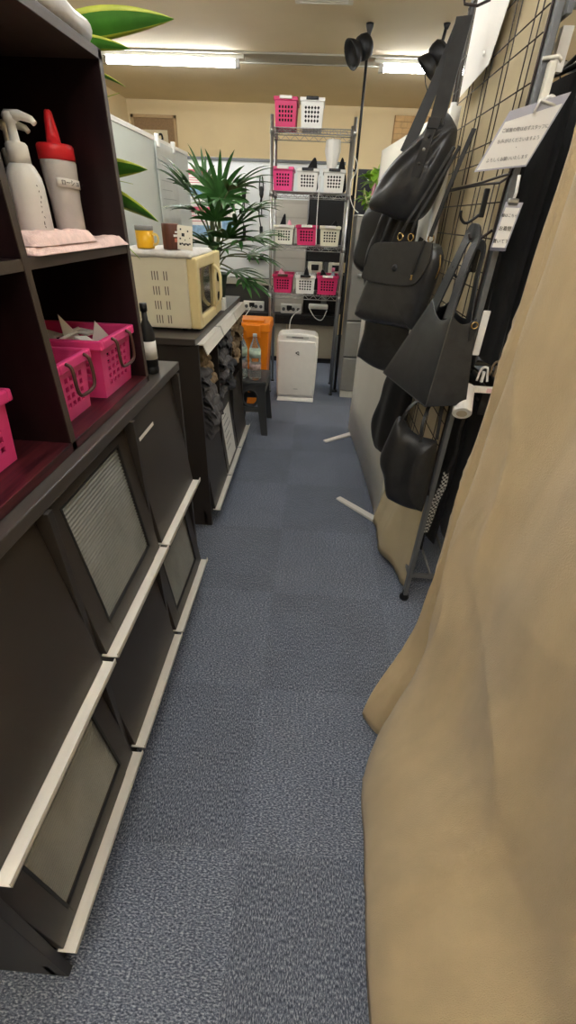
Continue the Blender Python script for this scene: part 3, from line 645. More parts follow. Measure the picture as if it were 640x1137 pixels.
# ------------------------------------------------------------------ chrome wire rack
rk = thing('wire_shelf_rack', (-.10, 4.42, 0), 'tall chrome wire rack of four shelves carrying pink and white baskets at the aisle end', 'rack')
RX0, RX1, RY0, RY1 = -.41, .205, 4.24, 4.60
for x in (RX0, RX1):
    for y in (RY0, RY1):
        MB().tube([(x,y,.01),(x,y,2.07)], .0125, 12).build('post', m_steel, rk)
        MB().lathe((x,y,0), [(.018,0),(.018,.01),(.008,.014)], 12).build('foot', m_black2, rk)
RZ = (.885, 1.255, 1.62, 2.0)
for z in RZ:
    mb = MB()
    for y in (RY0, RY1):
        mb.tube([(RX0,y,z),(RX1,y,z)], .0035, 6); mb.tube([(RX0,y,z-.032),(RX1,y,z-.032)], .003, 6)
        n = 16; mb.tube([(RX0+(RX1-RX0)*i/n, y, z-(.032 if i % 2 else 0)) for i in range(n+1)], .0025, 5)
    for x in (RX0, RX1):
        mb.tube([(x,RY0,z),(x,RY1,z)], .0035, 6); mb.tube([(x,RY0,z-.032),(x,RY1,z-.032)], .003, 6)
        n = 10; mb.tube([(x, RY0+(RY1-RY0)*i/n, z-(.032 if i % 2 else 0)) for i in range(n+1)], .0025, 5)
    for i in range(1, 24):
        x = RX0+(RX1-RX0)*i/24; mb.tube([(x,RY0,z+.003),(x,RY1,z+.003)], .0018, 5)
    for y in (RY0+.12, RY0+.24): mb.tube([(RX0,y,z),(RX1,y,z)], .0025, 5)
    for x in (RX0, RX1):
        for y in (RY0, RY1): mb.lathe((x,y,z-.036), [(.017,0),(.015,.04)], 12)
    mb.build('wire_shelf', m_steel, rk)
m_cream2 = mat('cream_basket_plastic', (222, 216, 192), .45)
G = 'baskets on the wire rack'
def rb(x, zi, m, style, label, w=.165, h=.135, tagm=m_white, nx=5, nz=4):
    loc = (x, 4.41, RZ[zi]+.006); w += .012; h += .018
    t = basket('wire_rack_basket', loc, w, .25, h, m, nx, nz, style, label, G, rimw=.008)
    mb = MB(); zt = loc[2]+h
    tag(boxo('dark_cloth_filler', (x-w/2*.88, 4.41-.105, loc[2]+.006), (x+w/2*.88, 4.41+.105, loc[2]+h*.8), m_blkcloth, bevel=.01), 'added filler in '+label.replace("the rack's ", '').replace('from the top', 'down'), 'cloth', 'dark filler in the rack baskets')  # dark filler block, added so the basket holes read dark
    mb.box((x-.045, 4.41-.125-.022, zt-.012), (x+.045, 4.41-.125-.009, zt+.006)); mb.build('front_tag', tagm, t, .003)
    if tagm is m_white: t.children[-1]['label'] = 'white tag on the rim'
    return t
rb(-.315, 3, m_pink2, 'square', 'deep pink basket on the rack\'s top shelf, left of the white one', .15, .15)
rb(-.12, 3, m_white, 'diamond', 'white diamond-holed basket on the rack\'s top shelf', .155, .15, tagm=m_black2)
rb(-.325, 2, m_pink, 'square', 'hot pink basket at the left of the rack\'s second shelf from the top', .145, .13)
rb(-.13, 2, m_white, 'diamond', 'white diamond-holed basket in the middle of the rack\'s second shelf from the top', .15, .125, tagm=m_black2)
rb(.08, 2, m_white, 'diamond', 'white diamond-holed basket directly under the white funnel on the wire rack', .15, .125, tagm=m_black2)
rb(-.305, 1, m_offw, 'square', 'white basket with a black pouch, left on the rack\'s third shelf from the top', .145, .115)
rb(-.115, 1, m_pink2, 'diamond', 'deep pink basket in the middle of the rack\'s third shelf from the top', .155, .12)
rb(.08, 1, m_cream2, 'square', 'cream basket at the right of the rack\'s third shelf from the top', .15, .12)
rb(-.305, 0, m_pink2, 'diamond', 'deep pink basket with a pink pack at the left of the rack\'s lowest shelf', .155, .125, tagm=m_brown)
rb(-.105, 0, m_white, 'diamond', 'white diamond-holed basket in the middle of the rack\'s lowest shelf', .155, .125, tagm=m_black2)
rb(.09, 0, m_pink2, 'square', 'deep pink square-holed basket at the right of the rack\'s lowest shelf', .165, .13)
# things standing in the rack baskets
def pouch(x, y, z, w, h, m, label, cat='pouch', sk=0, name='soft_pouch'):
    mb = MB(); n = 20
    pr = catmull([(x-w/2,y,z),(x+w/2,y,z),(x+w/2,y,z+h*.45),(x+w*.15+sk,y,z+h),(x-w*.1+sk,y,z+h*.97),(x-w*.42,y,z+h*.4)], 5)
    mb.prism(pr, (0, .06, 0)); o = mb.build(name, m, bevel=.012, seg=3); return tag(o, label, cat)
pouch(-.12, 4.42, RZ[2]+.02, .13, .20, m_blkcloth, 'black pouch standing in the middle basket of the second shelf from the top', sk=.03)
pouch(.135, 4.47, RZ[2]+.02, .09, .21, m_blkcloth, 'black pouch behind the white funnel', sk=0)
pouch(-.335, 4.40, RZ[1]+.02, .07, .19, m_blkcloth, 'black pouch standing in the left basket of the third shelf from the top', sk=.02)
pouch(.10, 4.45, RZ[1]+.02, .11, .16, m_blkcloth, 'black folded thing in the cream basket', sk=.02)
pouch(-.115, 4.45, RZ[1]+.02, .09, .13, m_blkcloth, 'small black pouch in the deep pink basket on the third shelf from the top', sk=.0)
pouch(-.105, 4.42, RZ[0]+.02, .08, .17, m_blkcloth, 'black pouch in the middle basket of the rack\'s lowest shelf')
pouch(.06, 4.42, RZ[0]+.02, .10, .16, m_blkcloth, 'black strap bundle in the right basket of the rack\'s lowest shelf', sk=-.02)
m_ppack = mat('pale_pink_pack', (232, 160, 176), .6, var=.2, vscale=50)
pouch(-.33, 4.36, RZ[0]+.02, .10, .16, m_ppack, 'pale pink pack in the left basket of the rack\'s lowest shelf', 'pack', name='soft_pack')
pouch(-.27, 4.38, RZ[1]+.02, .07, .15, m_ppack, 'pale pink pack in the left basket of the third shelf from the top', 'pack', name='soft_pack')
pouch(-.34, 4.40, RZ[3]+.03, .05, .155, m_white, 'white wrapper sticking out of the pink basket on the rack\'s top shelf', 'pack', name='soft_pack')
t = thing('white_funnel', (.055, 4.36, RZ[2]+.13), 'white plastic funnel shape standing on the right basket of the second shelf from the top', 'funnel')
mb = MB(); z = RZ[2]+.135
mb.lathe((.055,4.36,z), [(.028,0),(.036,.03),(.062,.13),(.058,.19),(.056,.20)], 8); mb.build('cup', m_white, t, .004)
t = thing('small_bottle', (.135, 4.36, RZ[0]+.02), 'small clear bottle with pink cap in the right basket of the rack\'s lowest shelf', 'bottle')
MB().lathe((.135,4.36,RZ[0]+.02), [(.022,0),(.024,.01),(.024,.13),(.012,.15),(.012,.165)], 16).build('bottle_body', mat('pale_blue_clear', (190, 200, 216), .2, trans=.4), t)
MB().lathe((.135,4.36,RZ[0]+.185), [(.015,0),(.015,.028)], 14).build('cap', mat('pale_pink_cap', (226, 130, 160), .4), t)
cb = MB(); cb.tube(catmull([(-.03,4.225,RZ[2]+.10),(-.035,4.215,1.55),(-.035,4.22,1.40),(-.03,4.225,1.27)], 6, False), .004, 6)
tag(cb.build('white_cable', m_white), 'white cable hanging down the front of the rack from the second shelf from the top', 'cable')
cb = MB(); cb.tube(catmull([(.22,4.22,1.85),(.245,4.2,1.80),(.235,4.2,1.74),(.21,4.22,1.70),(.215,4.2,1.60),(.25,4.19,1.53),(.29,4.19,1.50)], 6, False), .003, 6)
tag(cb.build('white_cable', m_white), 'white cable looping round the rack\'s right front post', 'cable')

# air purifier
ap = thing('air_purifier', (-.14, 4.12, 0), 'white upright air purifier with curved top in front of the wire rack', 'air purifier')
ax, ay0, ay1 = -.14, 4.02, 4.215
prof = [(-.17,.03),(.17,.03),(.178,.08),(.186,.35),(.186,.54),(.178,.582),(.15,.60),(0,.612),(-.15,.60),(-.178,.582),(-.186,.54),(-.186,.35),(-.178,.08)]
MB().prism([(ax+x, ay0, z) for x, z in prof], (0, ay1-ay0, 0)).build('body', m_white, ap, .014, seg=4)
prof2 = [(-.160,.055),(.160,.055),(.17,.10),(.172,.50),(.16,.545),(-.16,.545),(-.172,.50),(-.17,.10)]
MB().prism([(ax+x, ay0-.012, z) for x, z in prof2], (0, .014, 0)).build('front_panel', m_white, ap, .006, seg=3)
MB().hexa([(ax-.175,ay0-.02,0),(ax+.175,ay0-.02,0),(ax+.175,ay1,0),(ax-.175,ay1,0)],[(ax-.165,ay0-.005,.035),(ax+.165,ay0-.005,.035),(ax+.165,ay1,.035),(ax-.165,ay1,.035)]).build('base', m_white, ap, .006)
boxo('control_strip', (ax-.10, ay0-.0025, .566), (ax+.10, ay0+.01, .588), mat('pale_grey_plastic', (196, 194, 188), .4), ap, .004)
boxo('indicator_window', (ax-.05, ay0-.004, .572), (ax+.05, ay0-.001, .582), mat('smoke_grey', (120,120,118), .3), ap)
mb = MB(); mb.tube([(ax+.008+.009*math.cos(a), ay0-.0135, .445+.012*math.sin(a)) for a in [i*2*PI/14 for i in range(14)]], .003, 5, closed=True); mb.box((ax-.012,ay0-.0145,.44),(ax-.002,ay0-.012,.452)); mb.box((ax+.010,ay0-.0145,.428),(ax+.022,ay0-.012,.434))
mb.build('logo', m_ink, ap)
mb = MB(); mb.box((ax-.02,ay0-.013,.115),(ax+.02,ay0-.0118,.121)); mb.build('maker_mark', mat('light_grey_ink', (170,170,166), .6), ap)

# ------------------------------------------------------------------ fridge, pothos, tension pole with spotlights
fr = thing('refrigerator', (.56, 4.45, 0), 'silver grey refrigerator right of the wire rack, partly behind the white partition', 'refrigerator')
fx0, fx1, fy0, fy1, fz = .285, .85, 4.17, 4.76, 1.49
boxo('cabinet_body', (fx0+.004, fy0+.05, .02), (fx1, fy1, fz-.005), m_fridge, fr, .006)
for z0, z1_, m_ in ((.075,.385,m_fridge),(.395,.70,m_fridge),(.71,1.475,m_fridge)):
    boxo('door', (fx0, fy0, z0), (fx1, fy0+.048, z1_), m_, fr, .008)
MB().box((fx0+.06, fy0-.004, 1.10), (fx1-.02, fy0, 1.44)).build('notice_board', m_fridgetop, fr, .002)
boxo('door_handle', (fx0+.05, fy0-.022, 1.055), (fx0+.16, fy0, 1.075), m_steel, fr, .004)
boxo('base_grille', (fx0+.01, fy0+.02, 0), (fx1-.01, fy0+.06, .07), m_offw, fr, .004)
boxo('top_lid', (fx0, fy0, 1.478), (fx1, fy1, fz), m_fridgetop, fr, .004)
pt = thing('potted_pothos', (.42, 4.36, fz), 'light green trailing pothos in a pot on top of the refrigerator', 'plant')
MB().lathe((.42,4.36,fz), [(.05,0),(.065,.09),(.068,.095),(.06,.095)], 20).build('pot', m_offw, pt)
mb = MB(); r2 = random.Random(5)
for i in range(46):
    a = r2.uniform(0, 2*PI); hh = r2.uniform(-.05, .24); rr = r2.uniform(.02, .11)
    base = (.42+rr*math.cos(a)*.9, 4.33+rr*math.sin(a)*.6, fz+.08+hh*.9)
    leaf(mb, base, (math.cos(a)*.7, math.sin(a)*.5-.3, r2.uniform(-.7, .5)), r2.uniform(.08,.115), r2.uniform(.075,.095), .6, n=6, edge=.12)
m_poth = mat('light_pothos_leaf', (128, 176, 52), .4, var=.3, vscale=14)
mb.build('foliage', [m_poth, mat('pale_pothos_margin', (170, 200, 90), .4)], pt)
mb = MB(); mb.tube(catmull([(.40,4.30,1.62),(.33,4.26,1.60),(.32,4.22,1.66),(.35,4.2,1.56)], 5, False), .0035, 6); mb.tube([(.42,4.36,1.57),(.43,4.35,1.8)], .004, 6); mb.build('vine', mat('pale_vine', (188, 196, 130), .5), pt)

pl = thing('tension_pole', (.245, 4.36, 0), 'black floor-to-ceiling tension pole between the wire rack and the refrigerator', 'pole')
MB().tube([(.247,4.36,.01),(.247,4.36,1.6)], .013, 12).build('lower_tube', m_black2, pl)
MB().tube([(.247,4.36,1.6),(.247,4.36,2.50)], .010, 12).build('upper_tube', m_black2, pl)
MB().lathe((.247,4.36,0), [(.03,0),(.03,.012),(.014,.02)], 16).build('foot', m_black2, pl)
MB().lathe((.247,4.36,2.47), [(.011,0),(.012,.05),(.026,.085),(.026,.0995)], 16).build('ceiling_foot', m_black2, pl)
mb = MB(); mb.tube([(.247,4.36,1.77),(.225,4.34,1.775)], .006, 8); mb.lathe((.216,4.335,1.762), [(.012,0),(.012,.025)], 10); mb.build('lock_knob', m_black2, pl)
def spotlight(c, d, label, cord=False, arm=None):
    t = thing('black_spotlight', c, label, 'spotlight'); c = Vector(c); R = Vector((0,0,1)).rotation_difference(Vector(d)).to_matrix()
    MB().lathe(c, [(.045,-.05),(.062,-.035),(.068,0),(.064,.03),(.052,.04)], 28, mtx=R).build('lamp_body', m_black2, t)
    MB().lathe(c, [(.050,.035),(.054,.045),(.070,.07),(.084,.105),(.080,.108),(.062,.075),(.04,.06)], 28, mtx=R).build('shade', m_black2, t)
    MB().lathe(c, [(.03,-.06),(.045,-.05)], 20, mtx=R).build('back_cap', mat('charcoal_cap', (60,60,60), .5), t)
    if arm: MB().tube([c, c+Vector(arm)], .012, 10).build('arm', m_black2, t)
    return t
spotlight((.215, 4.30, 2.44), (-.75, -.35, -.42), 'black spotlight clamped near the top of the tension pole, aimed left', arm=(.03,.04,.0))
t = spotlight((.73, 4.30, 2.42), (-.5, .1, -.55), 'black spotlight under the ceiling, partly hidden by the hobo bag strap')
MB().tube([(.745,4.31,2.46),(.76,4.32,2.55)], .011, 10).build('stem', m_black2, t)
MB().lathe((.762,4.32,2.54), [(.012,0),(.024,.028)], 14).build('ceiling_mount', m_black2, t)
MB().tube(catmull([(.71,4.28,2.37),(.66,4.27,2.33),(.67,4.27,2.27),(.70,4.27,2.2),(.69,4.27,2.05),(.70,4.27,1.9)], 5, False), .003, 6).build('cord', m_black2, t)

# ------------------------------------------------------------------ back area: white board partition, desk, posters
bd = thing('white_board_partition', (-.55, 5.62, 0), 'wide white board partition with a grey top rail behind the wire rack', 'partition')
boxo('board', (-1.55, 5.60, .86), (.20, 5.625, 1.905), m_board, bd, .002)
boxo('top_rail', (-1.56, 5.59, 1.905), (.21, 5.635, 1.93), m_greysteel, bd, .002)
boxo('pen_tray', (-1.55, 5.53, .80), (.20, 5.64, .86), mat('warm_grey_tray', (176, 174, 160), .5), bd, .003)
boxo('tray_slot', (-1.0, 5.535, .861), (-.46, 5.57, .866), m_black2, bd)
for x in (-1.54, .17): boxo('post', (x, 5.60, 0), (x+.025, 5.64, .80), m_greysteel, bd)
dk = thing('low_desk', (-.6, 5.45, 0), 'dark topped desk with pale front panels behind the air purifier', 'desk')
boxo('desktop', (-1.5, 5.34, .50), (.27, 5.60, .535), m_black2, dk, .003)
boxo('apron', (-1.5, 5.345, .43), (.27, 5.36, .50), m_black2, dk)
for i in range(3): boxo('front_panel', (-1.5+.59*i, 5.40, .05 if i else .05), (-1.5+.59*i+.583, 5.42, .43), mat('pale_beige_panel', (186, 178, 156), .6), dk, .002)
boxo('foot_rail', (-1.48, 5.38, 0), (.25, 5.44, .05), m_black2, dk)
boxo('back_shelf', (-1.5, 5.585, .535), (.27, 5.598, .79), mat('dark_grey_board', (70, 68, 66), .7), dk)  # upright dark grey board along the back of the desktop
# slatted pale cabinet and black panels seen through the rack
ct = thing('slatted_cabinet', (-.32, 5.45, .0), 'pale grey cabinet with horizontal slats seen through the wire rack', 'cabinet')
mb = MB(); mb.box((-.50,5.46,.536),(-.145,5.525,1.60)); mb.build('cabinet_body', mat('pale_grey_cabinet', (178, 174, 164), .5), ct)
mb = MB()
for i in range(8): mb.box((-.495,5.452,.60+i*.122),(-.15,5.46,.60+i*.122+.112))
mb.build('slat_front', mat('pale_grey_slats', (190, 187, 178), .45), ct)
sc_ = thing('black_screen', (.1, 5.5, .55), 'black screen panel behind the upper shelves of the wire rack', 'screen')
boxo('panel', (-.135, 5.49, 1.06), (.32, 5.52, 1.66), m_black2, sc_, .004); boxo('stand', (.06,5.50,.535), (.12,5.53,1.06), m_greysteel, sc_)
boxo('lower_panel', (-.135, 5.50, .535), (.058, 5.53, .96), m_blackback, sc_)
boxo('lower_panel', (.122, 5.50, .535), (.32, 5.53, .96), m_blackback, sc_)
for k, (x, lab) in enumerate(((-.035,'small white machine with a black face behind the rack, left one'),(.19,'small white machine behind the rack beside the right post'))):
    t = thing('small_machine', (x, 5.44, .94), lab, 'appliance')
    boxo('shelf_board', (x-.1, 5.36, .94), (x+.1, 5.49, .95), m_black2, t); boxo('case', (x-.08, 5.37, .951), (x+.08, 5.47, 1.06), m_offw, t, .01); boxo('face', (x-.04, 5.365, .985), (x+.04, 5.371, 1.04), m_black2, t, .004)
# black tall panel and books behind the pothos
t = thing('dark_screen_partition', (.5, 5.35, 0), 'dark grey partition behind the pothos and the pole', 'partition')
boxo('panel', (.33, 5.34, .05), (.47, 5.37, 1.86), mat('charcoal_panel', (44, 46, 52), .6), t, .003); boxo('base', (.33,5.30,0), (.47,5.41,.05), m_black2, t)
bks = [(.475,.03,(206,150,160)),(.51,.025,(170,90,110)),(.54,.03,(226,206,206)),(.575,.028,(140,60,80)),(.61,.03,(190,170,180))]
shf = thing('back_bookcase', (.56, 5.35, 0), 'pale bookcase behind the refrigerator, its top row of books just visible', 'bookcase')
boxo('body', (.472, 5.25, 0), (.90, 5.50, 1.66), m_offw, shf, .003)
for k, (x, w_, c) in enumerate(bks):
    t = thing('book', (x+w_/2, 5.30, 1.66), ['pale pink book spine left of the books above the pothos', 'plum book second from the left above the pothos', 'near-white book in the middle of the books above the pothos', 'dark red book fourth from the left above the pothos', 'mauve book at the right of the books above the pothos'][k], 'book', 'books above the pothos')
    boxo('cover', (x, 5.27, 1.66), (x+w_-.004, 5.42, 1.66+.19-.01*(k % 3)), mat('book_%d' % k if 0 else 'cover_'+['pink','plum','white','red','mauve'][k], c, .6), t, .002)
    boxo('pages', (x+.003, 5.275, 1.66+.19-.01*(k % 3)-.003), (x+w_-.007, 5.418, 1.66+.19-.01*(k % 3)+.0005), m_paper, t)

# power strips on the desk
def powerstrip(x, y, z, label):
    t = thing('power_strip', (x, y, z), label, 'power strip', 'power strips on the low desk')
    boxo('strip_body', (x-.12, y-.03, z), (x+.12, y, z+.10), m_white, t, .006)
    for i in range(4):
        MB().lathe((x-.085+i*.056, y-.03, z+.045), [(.019,0),(.019,.006)], 14, mtx=Matrix.Rotation(PI/2, 3, 'X')).build('socket', mat('socket_grey', (90,90,90), .5), t)
    MB().box((x-.05,y-.05,z+.04),(x+.01,y-.036,z+.085)).build('plug', m_black2, t, .004)
    return t
ps1 = powerstrip(-.72, 5.50, .535, 'white power strip with black plugs left of the rack on the low desk')
powerstrip(-.28, 5.43, .535, 'white power strip on the low desk seen under the rack\'s lowest shelf')
t = thing('router_box', (.02, 5.38, .56), 'white flat box with curling cables above the air purifier', 'router')
boxo('case', (-.08, 5.345, .60), (.14, 5.46, .645), m_white, t, .012); boxo('stand', (-.06,5.38,.535), (.12,5.45,.60), m_blackback, t)
for k, pts in enumerate(([(-.07,5.33,.61),(.0,5.31,.52),(.08,5.31,.50),(.13,5.32,.60)], [(-.16,4.9,.66),(-.24,4.75,.60),(-.25,4.65,.45),(-.24,4.62,.15),(-.24,4.66,.012)], [(-.74,5.44,.58),(-.80,5.2,.50),(-.86,4.9,.44),(-.95,4.6,.52)]  )):
    MB().tube(catmull(pts, 6, False), .005, 6).build('power_cord', m_white, (t, ap, ps1)[k])['label'] = 'white cord'

# cords with plugs hanging on the white board, small tray of things
def hang(x, z, L, label):
    t = thing('hanging_strap', (x, 5.58, z), label, 'strap', 'straps hanging on the white board')
    MB().tube([(x,5.60,z),(x,5.575,z),(x,5.57,z+.012)], .006, 8).build('hook', m_white, t)
    mb = MB(); y = 5.585
    mb.tube(catmull([(x-.012,y,z-.01),(x-.02,y,z-L*.25),(x-.004,y,z-L*.4),(x-.025,y,z-L*.7),(x-.002,y,z-L)], 6, False), .006, 6)
    mb.tube(catmull([(x+.01,y,z-.01),(x+.022,y,z-L*.25),(x+.004,y,z-L*.4),(x+.004,y,z-L*.75)], 6, False), .006, 6)
    mb.build('cord', m_black2, t)
    MB().lathe((x+.002,5.572,z-L*.42), [(.012,0),(.022,.03),(.022,.07),(.012,.10)], 12, sy=.4).build('slider', m_black2, t)
    MB().box((x-.018,5.57,z-L-.08),(x+.014,5.595,z-L+.02)).build('clasp', m_black2, t, .006)
hang(-.645, 1.80, .46, 'black strap with clasp hanging on the white board just left of the rack')
hang(-.83, 1.76, .42, 'black strap hanging on the white board behind the palm')
t = thing('small_wall_tray', (-.70, 5.58, 1.05), 'small black tray with dark objects on the white board left of the rack', 'tray')
boxo('tray', (-.80, 5.52, 1.045), (-.60, 5.60, 1.055), m_black2, t); boxo('box', (-.78,5.53,1.055), (-.73,5.59,1.12), mat('grey_box', (120,120,116), .6), t, .004); boxo('box', (-.66,5.53,1.055), (-.62,5.59,1.09), m_black2, t, .004)
# posters left of the palm
def poster(x0, x1, z0, z1, top, bot, lab, y=5.598):
    t = thing('wall_poster', ((x0+x1)/2, y, z0), lab, 'poster', 'posters on the white board')
    boxo('sheet', (x0, y-.002, z0), (x1, y, z1), m_paper, t)
    boxo('heading', (x0+.01, y-.003, z1-(z1-z0)*.28), (x1-.01, y-.002, z1-(z1-z0)*.12), top, t)
    for i in range(3):
        z = z1-(z1-z0)*(.36+.07*i); boxo('text_line', (x0+.02, y-.003, z-.006), (x1-.03-.03*i, y-.002, z), top, t)
    boxo('picture', (x0+.02, y-.003, z0+.02), (x1-.02, y-.002, z0+(z1-z0)*.38), bot, t)
m_rose = mat('rose_print', (206, 90, 116), .6); m_bluep = mat('pale_blue_print', (140, 176, 206), .6, var=.3, vscale=30)
poster(-1.46, -1.20, 1.58, 1.86, m_rose, m_bluep, 'white poster with rose lettering on the white board, upper one')
poster(-1.44, -1.17, 1.22, 1.55, m_rose, m_bluep, 'white poster with a rose heading and a blue picture, lower one')
poster(-1.10, -.92, 1.28, 1.6, mat('grey_print', (120,120,126), .6), m_bluep, 'white poster with grey print half hidden behind the palm')

# picture frames on the far wall
t = thing('framed_calligraphy', (-2.12, 6.98, 2.1), 'brown framed calligraphy with black brush mark high on the far wall', 'picture')
mb = MB(); fx, fx_, fz0, fz1 = -2.42, -1.86, 1.95, 2.43
for a, b in (((fx,6.97,fz0),(fx+.03,7,fz1)),((fx_-.03,6.97,fz0),(fx_,7,fz1)),((fx,6.97,fz0),(fx_,7,fz0+.03)),((fx,6.97,fz1-.03),(fx_,7,fz1))): mb.box(a, b)
mb.build('frame', mat('tan_frame', (186, 158, 116), .5), t)
boxo('mat_board', (fx+.02,6.985,fz0+.02), (fx_-.02,7,fz1-.02), mat('brown_mount', (150, 122, 88), .8, var=.1, vscale=60), t)
boxo('paper', (-2.30,6.98,fz0+.08), (-1.98,6.986,2.29), mat('ivory_paper', (224, 212, 178), .8), t)
mb = MB(); mb.tube(catmull([(-2.10,6.978,2.24),(-2.06,6.978,2.25),(-2.05,6.978,2.20),(-2.09,6.978,2.19),(-2.13,6.978,2.15),(-2.08,6.978,2.13)], 5, False), .012, 6); mb.tube([(-2.02,6.978,2.14),(-2.0,6.978,2.12)], .010, 6); mb.build('brush_mark', m_ink, t)
t = thing('wooden_relief_panel', (.96, 6.98, 2.1), 'light wooden panel of irregular blocks high on the far wall', 'panel')
m_lw = mat('light_wood_block', (206, 168, 112), .6, var=.15, vscale=12)
boxo('backing', (.80,6.975,2.0), (1.25,7,2.50), mat('tan_backing', (170, 130, 80), .7), t)
mb = MB(); r3 = random.Random(3)
for j in range(9):
    x = .805
    while x < 1.23:
        w_ = r3.uniform(.05,.12); w_ = min(w_, 1.245-x); mb.box((x+.002,6.965-r3.uniform(0,.01),2.004+j*.055),(x+w_-.002,6.976,2.004+j*.055+.051)); x += w_
mb.build('block_relief', m_lw, t)

# grey-green partition at the left with a hanging sheet
gp = thing('pale_partition', (-1.2, 3.7, 0), 'pale grey-green partition standing left behind the microwave', 'partition')
boxo('panel', (-1.225, 2.0, .08), (-1.20, 4.78, 1.86), m_greenboard, gp, .002)
MB().box((-1.23,2.0,1.86),(-1.195,4.79,1.885)).build('top_rail', m_white, gp, .002)
for y in (2.2, 3.6, 4.7): boxo('foot', (-1.4, y, 0), (-1.05, y+.05, .08), m_white, gp, .004)
t = thing('hanging_sheet', (-1.19, 4.0, 1.45), 'translucent sheet in a plastic sleeve hung with clips on the pale partition', 'sheet')
MB().grid(lambda a, b: (-1.188+.008*math.sin(a*7)*(1-b), 3.84+.50*a, 1.36+.50*b), 16, 8).build('sleeve', mat('grey_white_sleeve', (196, 202, 196), .3, var=.08, vscale=8), t, solid=.0015)
for y in (3.88, 4.28): boxo('clip', (-1.20,y,1.83), (-1.17,y+.03,1.90), m_white, t, .004)
mb = MB()
for i in range(6): mb.box((-1.182,3.90,1.75-i*.055),(-1.1805,4.15+.1*((i*5) % 3)/2,1.755-i*.055))
mb.build('faint_text', mat('faint_grey_ink', (168,174,170), .7), t)

# ------------------------------------------------------------------ white partition on the right, with flat feet
wp = thing('white_cloth_partition', (.40, 2.7, 0), 'white fabric partition standing beside the bags, lower edge near the carpet', 'partition')
def wpf(a, b):
    y = 2.06+1.32*a; x = .445-.095*a+.012*math.sin(a*PI)*(1-b); return (x, y, .015+1.775*b+.01*a)
MB().grid(wpf, 20, 6).build('panel', mat('white_partition_fabric', (226, 222, 210), .85, var=.03, vscale=4, bump=.25, bscale=300), wp, solid=.03)
def flatfoot(p0, p1, nm='foot'):
    a = Vector(p0); b = Vector(p1); d = (b-a).normalized(); s_ = Vector((-d.y, d.x, 0))*.022
    mb = MB(); mb.hexa([a-s_, a+s_, b+s_*.9, b-s_*.9], [a-s_+Vector((0,0,.02)), a+s_+Vector((0,0,.02)), b+s_*.8+Vector((0,0,.012)), b-s_*.8+Vector((0,0,.012))]); mb.build(nm, m_white, wp, .004)
flatfoot((.46, 2.055, 0), (.22, 2.31, 0)); flatfoot((.40, 3.33, 0), (.14, 3.13, 0))
for y, x in ((2.075, .425), (3.34, .345)): MB().tube([(x+.01,y,.01),(x+.01,y,1.80)], .011, 10).build('edge_post', m_white, wp)

# ------------------------------------------------------------------ mesh garment rack with hooks
gr = thing('mesh_garment_rack', (.80, 1.9, 0), 'grey steel garment rack with black wire mesh end panels, behind the beige curtain', 'rack')
GX, GY0, GY1 = .50, 1.475, 2.38
def rpost(x, y, z1=2.12):
    MB().box((x-.009, y-.016, .03), (x+.009, y+.016, z1)).build('post', m_greysteel, gr, .003)
    MB().lathe((x,y,0), [(.020,0),(.022,.012),(.011,.03),(.011,.05)], 16).build('foot', m_black2, gr)
for x in (GX, 1.25):
    for y in (GY0, GY1): rpost(x, y)
for z in (.135, 2.11):
    mb = MB()
    mb.box((GX, GY0-.008, z), (1.25, GY0+.008, z+.02)); mb.box((GX, GY1-.008, z), (1.25, GY1+.008, z+.02)); mb.box((GX-.008, GY0, z), (GX+.008, GY1, z+.02)); mb.box((1.242, GY0, z), (1.258, GY1, z+.02)); mb.build('frame_rail', m_greysteel, gr, .002)
mb = MB()
for i in range(1, 8): mb.tube([(GX+.094*i, GY0, .145), (GX+.094*i, GY1, .145)], .006, 6)
mb.build('bottom_grille', m_greysteel, gr)
# wire mesh: upper and lower panel
def meshpanel(z0, z1):
    mb = MB(); x = GX-.012; ya, yb = GY0+.012, GY1-.03; c = .05
    loop = [(x,ya+c,z0),(x,yb-c,z0),(x,yb,z0+c),(x,yb,z1-c),(x,yb-c,z1),(x,ya+c,z1),(x,ya,z1-c),(x,ya,z0+c)]
    mb.tube(catmull(loop, 4), .0032, 6, closed=True)
    k = 0; y = ya+.05
    while y < yb-.02:
        mb.tube([(x,y,z0),(x,y,z1)], .0018, 5); y += (.045 if k % 2 == 0 else .135); k += 1
    z = z0+.045; k = 0
    while z < z1-.02:
        mb.tube([(x-.003,ya,z),(x-.003,yb,z)], .0018, 5); z += (.045 if k % 3 == 0 else .085); k += 1
    mb.build('wire_mesh_panel', m_wire, gr)
meshpanel(1.565, 2.10); meshpanel(.60, 1.55)
MB().box((GX+.02, GY0-.012, .985), (1.24, GY0+.004, 1.005)).build('cross_bar', m_alu, gr, .002)
MB().box((GX+.09, GY0-.014, .988), (GX+.16, GY0-.012, 1.002)).build('bar_sticker', mat('pink_white_sticker', (228, 190, 190), .5), gr)
for z in (1.865, .965): MB().tube([(GX, 1.93, z), (1.25, 1.93, z)], .012, 12).build('hanging_rail', m_steel, gr)
for z in (1.865, .965):
    for x in (GX+.028, 1.235):
        MB().box((x-.006, GY0, z-.012), (x+.006, GY1, z+.012)).build('rail_support', m_greysteel, gr)
